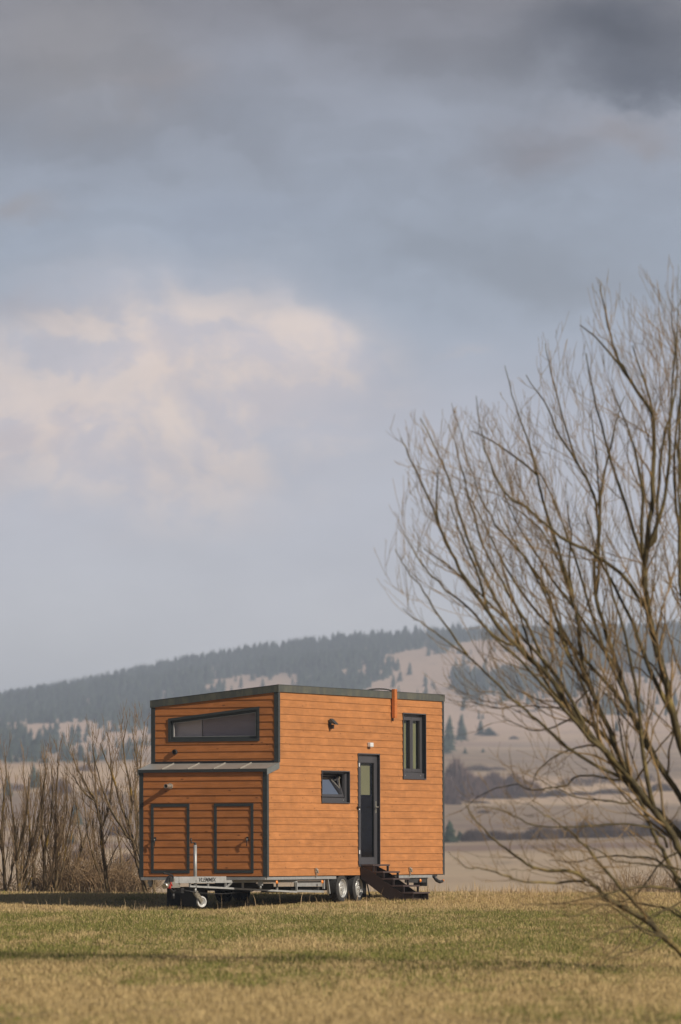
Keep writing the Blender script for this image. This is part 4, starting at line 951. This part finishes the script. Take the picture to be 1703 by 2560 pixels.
# forest mask in terms of where the slope point lies
LBX = [-900, 0, 60, 109, 180, 270, 400, 490, 690, 760, 920, 1090, 1300, 1500, 1703, 2600]
LBY = [1820, 1808, 1790, 1780, 1754, 1738, 1714, 1696, 1688, 1690, 1664, 1620, 1610, 1640, 1660, 1680]
def forest_density(px, py, x, y):
    ridge = np.interp(px, RX, RY); lb = np.interp(px, LBX, LBY)
    n1 = vnoise(x, y * .09, 70, 11) * .5 + vnoise(x, y * .06, 22, 12) * .5
    dense = np.clip((lb + (n1 - .5) * 46 - py) / 8, 0, 1)
    left = np.clip((1060 - px) / 60, 0, 1)
    low = np.clip((py - 1850) / 30, 0, 1) * left * .85 * (n1 > .42)
    mixd = np.clip((n1 - np.where(px > 1060, .42, .47)) / .10, 0, 1) * .75 * (left * 1.0 + (1 - left) * np.clip((1770 - py) / 60, 0, 1) * .85)
    darkr = np.clip((px - 1480) / 80, 0, 1) * (py < 1790) * (n1 > .42) * .9
    lowr = np.clip((py - 1668) / 8, 0, 1) * np.clip((1742 - py) / 14, 0, 1) * np.clip((px - 740) / 60, 0, 1) * (n1 > .41) * .7
    return np.maximum(np.maximum(np.maximum(dense, low), lowr), np.maximum(mixd, darkr))
n = 60000; yy = np.sqrt(rng.random(n)) * (4600 - 1735) + 1735; pxx = rng.uniform(-900, 2600, n); xx = (pxx - CX) / F * yy
zz = height(xx, yy); pyy = HOR - (zz - EYE) / yy * F
dn = forest_density(pxx, pyy, xx, yy); keep = rng.random(n) < dn * .5
crest = pyy < np.interp(pxx, RX, RY) + 60
Pf = np.stack([xx, yy, zz - .5], 1)[keep]; Hf = rng.uniform(5, 12, len(Pf)) * (.6 + .8 * vnoise(Pf[:, 0], Pf[:, 1], 130, 5)) * np.interp(Pf[:, 1], [2000, 3600], [.62, 1.0])
V_, T_ = conifer_arrays(Pf, Hf, Hf * rng.uniform(.36, .75, len(Pf)), 3, 3, 6)
fo = link(bpy.data.objects.new('forest', mesh_from('forest', V_, T_, M['spruce']))); tag(fo, 'hazy blue green spruce forest covering the ridge and slopes', 'forest', kind='stuff')
print('forest trees', len(Pf))
# single spruces on the open slope
def conifer_obj_mesh(seed, layers=9, sides=9, h=1.0, w=.42, mat='spruce_mid', name='crown'):
    V, T = conifer_arrays(np.array([[0, 0, 0.]]), np.array([h]), np.array([w]), seed, layers, sides); return mesh_from(name, V, T, M[mat])
protos = [conifer_obj_mesh(50 + i, 6, 8, 1, .38 + .05 * i, 'spruce', 'slope_spruce') for i in range(4)]
cnt = 0; tries = 0
rr = random.Random(77)
while cnt < 130 and tries < 20000:
    tries += 1; Y = rr.uniform(2100, 4100); px = rr.uniform(-20, 1720)
    if 440 < px < 1040 and Y < 3100: continue
    x = (px - CX) / F * Y; z = gz(x, Y); py = HOR - (z - EYE) / Y * F
    if float(forest_density(np.array([px]), np.array([py]), np.array([x]), np.array([Y]))[0]) > .3: continue
    if py > (1895 if px < 1000 else 1800): continue
    o = bpy.data.objects.new('slope_spruce', protos[cnt % 4]); o.location = (x, Y, z - .3); hh = rr.uniform(4, 10) * (.65 if Y < 2800 else 1); o.scale = (hh, hh, hh); o.rotation_euler = (0, 0, rr.uniform(0, 6)); link(o)
    tag(o, 'small hazy spruce standing singly on the open pale slope of the far hill', 'spruce', 'single spruces on the open far slope'); cnt += 1

# mid distance trees and bushes, each a thing
def mid_conifer(px, pyb, pyt, Y, wpx, label, seed):
    b = at(px, pyb, Y); b.z = gz(b.x, Y) - .2; h = (pyb - pyt) / F * Y; s = wpx / F * Y
    # stand on the slope: use the ground point, keep the top
    o = empty('conifer', b); tag(o, label, 'conifer', 'conifers on the far fields')
    me = conifer_obj_mesh(seed, 9, 11, 1, 1, 'spruce_mid'); c = bpy.data.objects.new('crown', me); link(c, o); c.location = (0, 0, h * .05); c.scale = (s, s, h)
    m = MB(); m.tube([(0, 0, -.3), (0, 0, h * .5)], [h * .02, h * .008], 6); m.build('trunk', M['trunk_far'], o)
def find_Y(px, py, lo=420, hi=4400):
    """distance at which the ground shows at this image height"""
    best = None; ys = np.arange(lo, hi, 6.0); xs = (px - CX) / F * ys; z = height(xs, ys); p = HOR - (z - EYE) / ys * F
    k = np.where(p <= py)[0]; return float(ys[k[0]]) if len(k) else hi
def C(px, pyb, pyt, w, label, seed): mid_conifer(px, pyb, pyt, find_Y(px, pyb), w, label, seed)
C(84, 1975, 1908, 34, 'dark conifer behind the saplings, tallest on the left field', 1)
C(96, 1972, 1922, 26, 'dark conifer close to the right of the tallest one on the left field', 2)
C(20, 1992, 1940, 32, 'dark conifer behind the leftmost saplings', 3)
C(190, 2064, 2002, 42, 'broad pyramid shaped conifer behind the middle saplings', 4)
C(178, 2112, 2082, 40, 'low dark conifer low behind the thicket, left of the house', 5)
C(1124, 2108, 2050, 50, 'dark green conifer beside the lower right corner of the house', 6)
C(1150, 2102, 2076, 36, 'low green conifer to the right of the dark one by the house corner', 7)
C(1124, 1884, 1790, 48, 'tall hazy conifer beside the upper right of the house', 8)
C(1154, 1856, 1786, 40, 'tall hazy conifer right of the other tall one by the house', 9)
C(1112, 1886, 1838, 44, 'dark low conifer at the foot of the tall hazy ones', 10)
C(1202, 1840, 1800, 30, 'pyramid shaped hazy conifer on the pale field right of the house', 11)
C(1222, 1840, 1818, 50, 'low spreading conifer at the foot of the pyramid shaped one', 12)
C(1163, 1884, 1868, 14, 'small round conifer on the pale field edge, nearer the house', 13)
C(1208, 1882, 1870, 13, 'small round conifer on the pale field edge, farther from the house', 14)
C(1438, 1745, 1722, 24, 'small blue green conifer seen through the upper willow limbs', 15)
C(1542, 1830, 1800, 20, 'slim conifer on the open field seen through the right willow limbs', 16)
C(1494, 1738, 1722, 20, 'tiny blue green conifer on the upper field behind the willow', 17)
C(1122, 1976, 1934, 24, 'dark conifer tucked behind bare trees right of the house wall', 18)

def fuzzy(mb, rr, w, h, dpt, n, sl, thick=.5, dome=True, tw=.05):
    """crown of fine upright slivers filling a dome volume"""
    for _ in range(n):
        a = rr.uniform(0, 2 * math.pi); q = math.sqrt(rr.random()); x = math.cos(a) * q * w / 2; y = math.sin(a) * q * dpt / 2
        top = h * (math.sqrt(max(0, 1 - q * q * .92)) if dome else 1) * rr.uniform(.72, 1.04); z1 = top * rr.uniform(.45, 1.0) ** .6
        ln = sl * rr.uniform(.5, 1.3); z0 = max(0, z1 - ln); dx = x * .22 + rr.gauss(0, .25) * ln * .5; b = len(mb.v); t = tw * rr.uniform(.5, 1.4)
        ang = rr.uniform(0, 3.14); cx, cy = math.cos(ang) * t, math.sin(ang) * t
        mb.v += [(x - cx, y - cy, z0), (x + cx, y + cy, z0), (x + dx, y + rr.gauss(0, .2) * ln, z1)]; mb.f.append((b, b + 1, b + 2)); mb.sm.append(False)
def bare(px, pyb, pyt, wpx, label, seed, cat='tree', name='bare_tree', mat='bare_far', n=4200, group='bare trees and bushes on the far fields', trunkmat='trunk_far', dense=1.0):
    Y = find_Y(px, pyb); b = at(px, pyb, Y); b.z = gz(b.x, Y) - .1; h = (pyb - pyt) / F * Y; w = wpx / F * Y; rr = random.Random(seed)
    o = empty(name, b); tag(o, label, cat, group); mb = MB(); fuzzy(mb, rr, w, h, w * .8, int(n * dense), h * .34, tw=max(.035, .0065 * h * 1.6)); mb.build('crown', M[mat], o, recalc=False)
    m = MB()
    for k in range(1 if cat == 'tree' else 3):
        q = path(rr, Vector((rr.gauss(0, .03) * w, 0, -.2)), Vector((rr.gauss(0, .15), 0, 1)), h * .8, 5, Vector((0, 0, .2)), .15); m.tube(q, [h * .022 * (1 - .8 * i / 5) for i in range(6)], 5)
    m.build('trunk' if cat == 'tree' else 'stem', M[trunkmat], o, recalc=False); return o
bare(1140, 2004, 1884, 64, 'tall grey bare tree just right of the house wall', 31)
bare(1116, 2012, 1930, 60, 'grey bare tree against the house wall, below the tall one', 32)
bare(1168, 2000, 1915, 60, 'grey bare tree right of the tall one by the house', 33)
bare(1202, 1996, 1926, 66, 'rounded bare tree in the grey clump right of the house', 34)
bare(1234, 1994, 1920, 60, 'pale stemmed bare birch in the clump right of the house', 35, trunkmat='birch')
bare(1250, 1988, 1934, 36, 'second pale stemmed birch, right of the first one', 36, trunkmat='birch')
bare(1284, 1990, 1926, 66, 'bare rounded tree at the right end of the grey clump', 37)
bare(1322, 1988, 1938, 70, 'low bare tree beyond the right end of the grey clump', 38, n=1500)
bare(1196, 1928, 1906, 60, 'flat topped bare bush above the grey clump', 39, 'bush', 'bare_bush', 'bush_far', 1500)
bare(1240, 1926, 1914, 50, 'low bare bush right of the flat topped one', 40, 'bush', 'bare_bush', 'bush_far', 900)
k = 0
names_ = ['nearest the house', 'second from the house', 'third from the house', 'fourth from the house', 'fifth from the house', 'sixth from the house', 'seventh from the house', 'eighth from the house', 'ninth from the house', 'at the right edge of the photo', 'just past the right edge']
for i in range(11):
    px = 1185 + i * 56; bare(px, 2104 - i * 1.6, 2064 - i * 4.5 + (i * 7 % 5) * 5, 62 + (i * 5 % 4) * 9, 'brown bare bush in the lower hedge line, ' + names_[i], 60 + i, 'bush', 'bare_bush', 'bush_far', 3000, 'bushes of the lower hedge line')
for i in range(9):
    px = 1125 + i * 66; bare(px, 2012 - i * 3.0 - 8 * (i > 1), 1990 - i * 3.8 - 8 * (i > 1) + (i * 3 % 4) * 4, 56 + (i * 5 % 4) * 10, 'low dark bush in the upper hedge line, ' + names_[i], 80 + i, 'bush', 'bare_bush', 'bush_far', 2200, 'bushes of the upper hedge line')
for i, (px, pb, pt, w, lb) in enumerate([(1210, 2034, 2022, 34, 'small dark bush on the bare slope between the two hedge lines'), (1440, 1966, 1930, 84, 'bare bush behind the middle willow limbs'), (1510, 1960, 1922, 90, 'bare bush behind the thick right willow limbs'), (1590, 1956, 1918, 100, 'broad bare bush high behind the right willow limbs'), (1320, 1782, 1772, 70, 'thin dark bush strip on the upper pale field'), (1285, 1850, 1838, 24, 'small bush on the middle pale field')]):
    bare(px, pb, pt, w, lb, 100 + i, 'bush', 'bare_bush', 'bush_far', 900)
for i, (px, pb, pt, w, lb) in enumerate([(150, 1985, 1935, 60, 'grey bare bush on the left field behind the upright sapling'), (215, 1930, 1905, 50, 'grey bare bush at the top of the left field'), (40, 1978, 1950, 70, 'brown bare bush low among the leftmost saplings'), (300, 2090, 2045, 60, 'grey bare bush behind the lichen covered saplings'), (205, 2150, 2110, 60, 'grey bare bush low behind the thicket'), (320, 2170, 2120, 70, 'brown bare bush left of the lower house corner'), (255, 1990, 1965, 50, 'small grey bare bush behind the tall forked sapling')]):
    bare(px, pb, pt, w, lb, 120 + i, 'bush', 'bare_bush', 'bare_far', 1100)

# ------------------------------------------------------------------ haze
m, nt, out = newmat('haze_air'); pv = nt.nodes.new('ShaderNodeVolumePrincipled'); pv.inputs['Color'].default_value = (.72, .82, 1.0, 1); pv.inputs['Density'].default_value = .00022; pv.inputs['Anisotropy'].default_value = .0
nt.links.new(pv.outputs[0], out.inputs['Volume'])
mb = MB(); mb.box(-9900, 9900, -70, 9500, -60, 215); hz_ = mb.build('haze', m); tag(hz_, kind='stuff', label='thin bluish haze lying over the valley and hills', cat='haze')
hz_.visible_shadow = True

# ------------------------------------------------------------------ light
az = Vector((.80, -.60, 0)).normalized(); el = R(30)
S = Vector((az.x * math.cos(el), az.y * math.cos(el), math.sin(el)))
sl_ = bpy.data.lights.new('sun', 'SUN'); sl_.energy = 4.75; sl_.angle = R(.9); sl_.color = (1.0, .90, .77)
so = bpy.data.objects.new('sun', sl_); COL.objects.link(so); so.rotation_euler = (-S).to_track_quat('-Z', 'Y').to_euler(); so.location = (40, -30, 60)

world = bpy.data.worlds.new('World'); scene.world = world; world.use_nodes = True; nt = world.node_tree; nt.nodes.clear(); N = NT(nt)
out = N.n('OutputWorld'); sky = N.n('TexSky', sky_type='NISHITA', sun_disc=False); sky.sun_elevation = el; sky.sun_rotation = math.atan2(az.x, az.y); sky.air_density = 1.2; sky.dust_density = 1.5
bg1 = N.n('Background'); nt.links.new(sky.outputs[0], bg1.inputs[0]); bg1.inputs[1].default_value = .05
d = N.n('TexCoord').outputs['Generated']; sp = N.n('SeparateXYZ'); nt.links.new(d, sp.inputs[0]); dx, dy, dz = sp.outputs
hyp = N.math('SQRT', N.math('ADD', N.math('MULTIPLY', dx, dx), N.math('MULTIPLY', dy, dy)))
az_ = N.math('ARCTAN2', dx, dy); te = N.math('DIVIDE', dz, hyp)
cv = N.n('CombineXYZ'); N.set(cv.inputs[0], az_); N.set(cv.inputs[1], te); cvo = cv.outputs[0]
n1 = N.noise(N.mapping(cvo, (22, 34, 1)), 1.0, 7, .6, 1, noise_dimensions='2D'); n2 = N.noise(N.mapping(cvo, (60, 95, 1), (3.3, 1.7, 0)), 1.0, 6, .62, 1, noise_dimensions='2D')
wv = N.n('VectorMath', operation='SUBTRACT'); nt.links.new(n1, wv.inputs[0]); wv.inputs[1].default_value = (.5, .5, .5)
ws = N.n('VectorMath', operation='SCALE'); nt.links.new(wv.outputs[0], ws.inputs[0]); ws.inputs['Scale'].default_value = .020
wv2 = N.n('VectorMath', operation='SUBTRACT'); nt.links.new(n2, wv2.inputs[0]); wv2.inputs[1].default_value = (.5, .5, .5)
ws2 = N.n('VectorMath', operation='SCALE'); nt.links.new(wv2.outputs[0], ws2.inputs[0]); ws2.inputs['Scale'].default_value = .009
ad = N.n('VectorMath', operation='ADD'); nt.links.new(cvo, ad.inputs[0]); nt.links.new(ws.outputs[0], ad.inputs[1])
ad2 = N.n('VectorMath', operation='ADD'); nt.links.new(ad.outputs[0], ad2.inputs[0]); nt.links.new(ws2.outputs[0], ad2.inputs[1])
wsep = N.n('SeparateXYZ'); nt.links.new(ad2.outputs[0], wsep.inputs[0]); wx, wy, _ = wsep.outputs
def s2l(c): return tuple(((q / 255) / 12.92 if q / 255 <= .04045 else ((q / 255 + .055) / 1.055) ** 2.4) for q in c)
# base gradient with height
stops = [(0, (228, 226, 224)), (.035, (217, 217, 220)), (.055, (205, 206, 215)), (.078, (193, 196, 209)), (.095, (164, 176, 193)), (.112, (155, 166, 183)), (.135, (141, 146, 159)), (.152, (122, 120, 127)), (.3, (118, 120, 130))]
ramp = N.n('ValToRGB'); ramp.color_ramp.interpolation = 'B_SPLINE'; el_ = ramp.color_ramp.elements
wyy = N.math('ADD', N.math('MULTIPLY', wy, .8), N.math('MULTIPLY', te, .2))
N.set(ramp.inputs[0], N.math('DIVIDE', wyy, .3))
for i, (p, c) in enumerate(stops):
    e = el_[i] if i < 2 else el_.new(p / .3); e.position = p / .3; e.color = (*s2l(c), 1)
col = ramp.outputs[0]
def blob(col, X, Yp, rx, ry, c, strength, sharp=.0):
    """soft cloud patch, centre given as displayed-photo pixel turned into azimuth/elevation"""
    X, Yp, rx, ry = [q * 1.0861 for q in (X, Yp, rx, ry)]
    ca = (X - CX) / F; ce = (HOR - Yp) / F
    u = N.math('DIVIDE', N.math('SUBTRACT', wx, ca), rx / F); v = N.math('DIVIDE', N.math('SUBTRACT', wy, ce), ry / F)
    q = N.math('SQRT', N.math('ADD', N.math('MULTIPLY', u, u), N.math('MULTIPLY', v, v)))
    return N.mix(N.math('MULTIPLY', N.rng(q, sharp, 1.0, 1, 0), strength), col, s2l(c))
B = [(380, 900, 760, 420, (206, 203, 211), .75), (1420, 90, 420, 190, (70, 75, 88), .95), (1500, 190, 260, 90, (72, 78, 92), .8), (150, 120, 460, 240, (138, 134, 134), .6), (60, 460, 160, 70, (150, 141, 139), .5),
     (380, 170, 200, 70, (146, 138, 138), .4), (1250, 340, 240, 130, (128, 124, 130), .7), (1450, 290, 180, 70, (140, 134, 137), .65), (1100, 560, 500, 130, (130, 138, 150), .5), (1300, 640, 420, 110, (132, 138, 148), .5),
     (560, 470, 330, 120, (146, 156, 174), .6), (120, 760, 260, 110, (176, 172, 180), .6), (120, 980, 360, 150, (216, 200, 198), .85), (420, 1050, 420, 120, (190, 186, 194), .6),
     (600, 820, 280, 170, (212, 205, 210), .85), (700, 760, 170, 95, (230, 220, 220), .85), (640, 880, 140, 110, (212, 202, 204), .6), (370, 880, 130, 130, (240, 220, 210), .95), (390, 960, 90, 90, (246, 230, 218), .8), (60, 1000, 160, 70, (214, 196, 192), .6),
     (500, 960, 60, 110, (176, 180, 194), .7), (265, 920, 36, 90, (172, 176, 190), .7), (1060, 800, 80, 24, (190, 190, 198), .6), (800, 1150, 420, 320, (200, 203, 214), .6)]
for b_ in B: col = blob(col, *b_)
fine = N.rng(N.noise(N.mapping(cvo, (30, 70, 1), (1, 5, 0)), 1.0, 6, .55, 0, noise_dimensions='2D'), .3, .7, .955, 1.045, False)
# broken cloud bank: fractal cover inside a broad region, lit from the upper right
def bankmask(X, Yp, rx, ry):
    X, Yp, rx, ry = [q * 1.0861 for q in (X, Yp, rx, ry)]
    u = N.math('DIVIDE', N.math('SUBTRACT', az_, (X - CX) / F), rx / F); v = N.math('DIVIDE', N.math('SUBTRACT', te, (HOR - Yp) / F), ry / F)
    return N.rng(N.math('SQRT', N.math('ADD', N.math('MULTIPLY', u, u), N.math('MULTIPLY', v, v))), .15, 1.0, 1, 0)
def fb(off, sc=(30, 46, 1)):
    return N.noise(N.mapping(ad.outputs[0], sc, (4.1 + off[0] * sc[0], 2.2 + off[1] * sc[1], 0)), 1.0, 9, .56, 0, noise_dimensions='2D')
A0 = fb((0, 0)); A1 = fb((.0035, .0045))
bm = N.math('MAXIMUM', bankmask(360, 920, 780, 430), N.math('MULTIPLY', bankmask(640, 800, 300, 160), 1.0))
cov = N.math('MULTIPLY', N.rng(N.math('ADD', A0, N.math('MULTIPLY', bm, .30)), .38, .86), N.rng(bm, .0, .75))
rel = N.rng(N.math('SUBTRACT', A0, A1), -.10, .08)
cc = N.mix(rel, s2l((216, 208, 213)), s2l((247, 228, 216)))
col = N.mix(N.math('MULTIPLY', cov, .80), col, cc)
T0_ = fb((.11, .3), (16, 34, 1)); T1_ = fb((.113, .3035), (16, 34, 1))
upm = N.rng(te, .085, .13)
x0 = N.n('VectorMath', operation='SCALE'); nt.links.new(col, x0.inputs[0]); N.set(x0.inputs['Scale'], N.math('ADD', 1.0, N.math('MULTIPLY', upm, N.math('ADD', N.rng(T0_, .3, .7, -.09, .09), N.rng(N.math('SUBTRACT', T0_, T1_), -.05, .05, -.04, .04)))))
col = x0.outputs[0]
x = N.n('VectorMath', operation='SCALE'); nt.links.new(col, x.inputs[0]); N.set(x.inputs['Scale'], N.math('MULTIPLY', fine, N.rng(te, .01, .085, 1.34, 1.04)))
bg2 = N.n('Background'); nt.links.new(x.outputs[0], bg2.inputs[0]); N.set(bg2.inputs[1], N.rng(N.math('ABSOLUTE', az_), .25, .9, 1.0, .4))
mx = N.n('MixShader'); N.set(mx.inputs[0], N.rng(te, .16, .40, 1, 0)); nt.links.new(bg1.outputs[0], mx.inputs[1]); nt.links.new(bg2.outputs[0], mx.inputs[2]); nt.links.new(mx.outputs[0], out.inputs[0])
try:
    scene.cycles.volume_bounces = 0; scene.cycles.max_bounces = 6; scene.cycles.transparent_max_bounces = 16
except Exception: pass
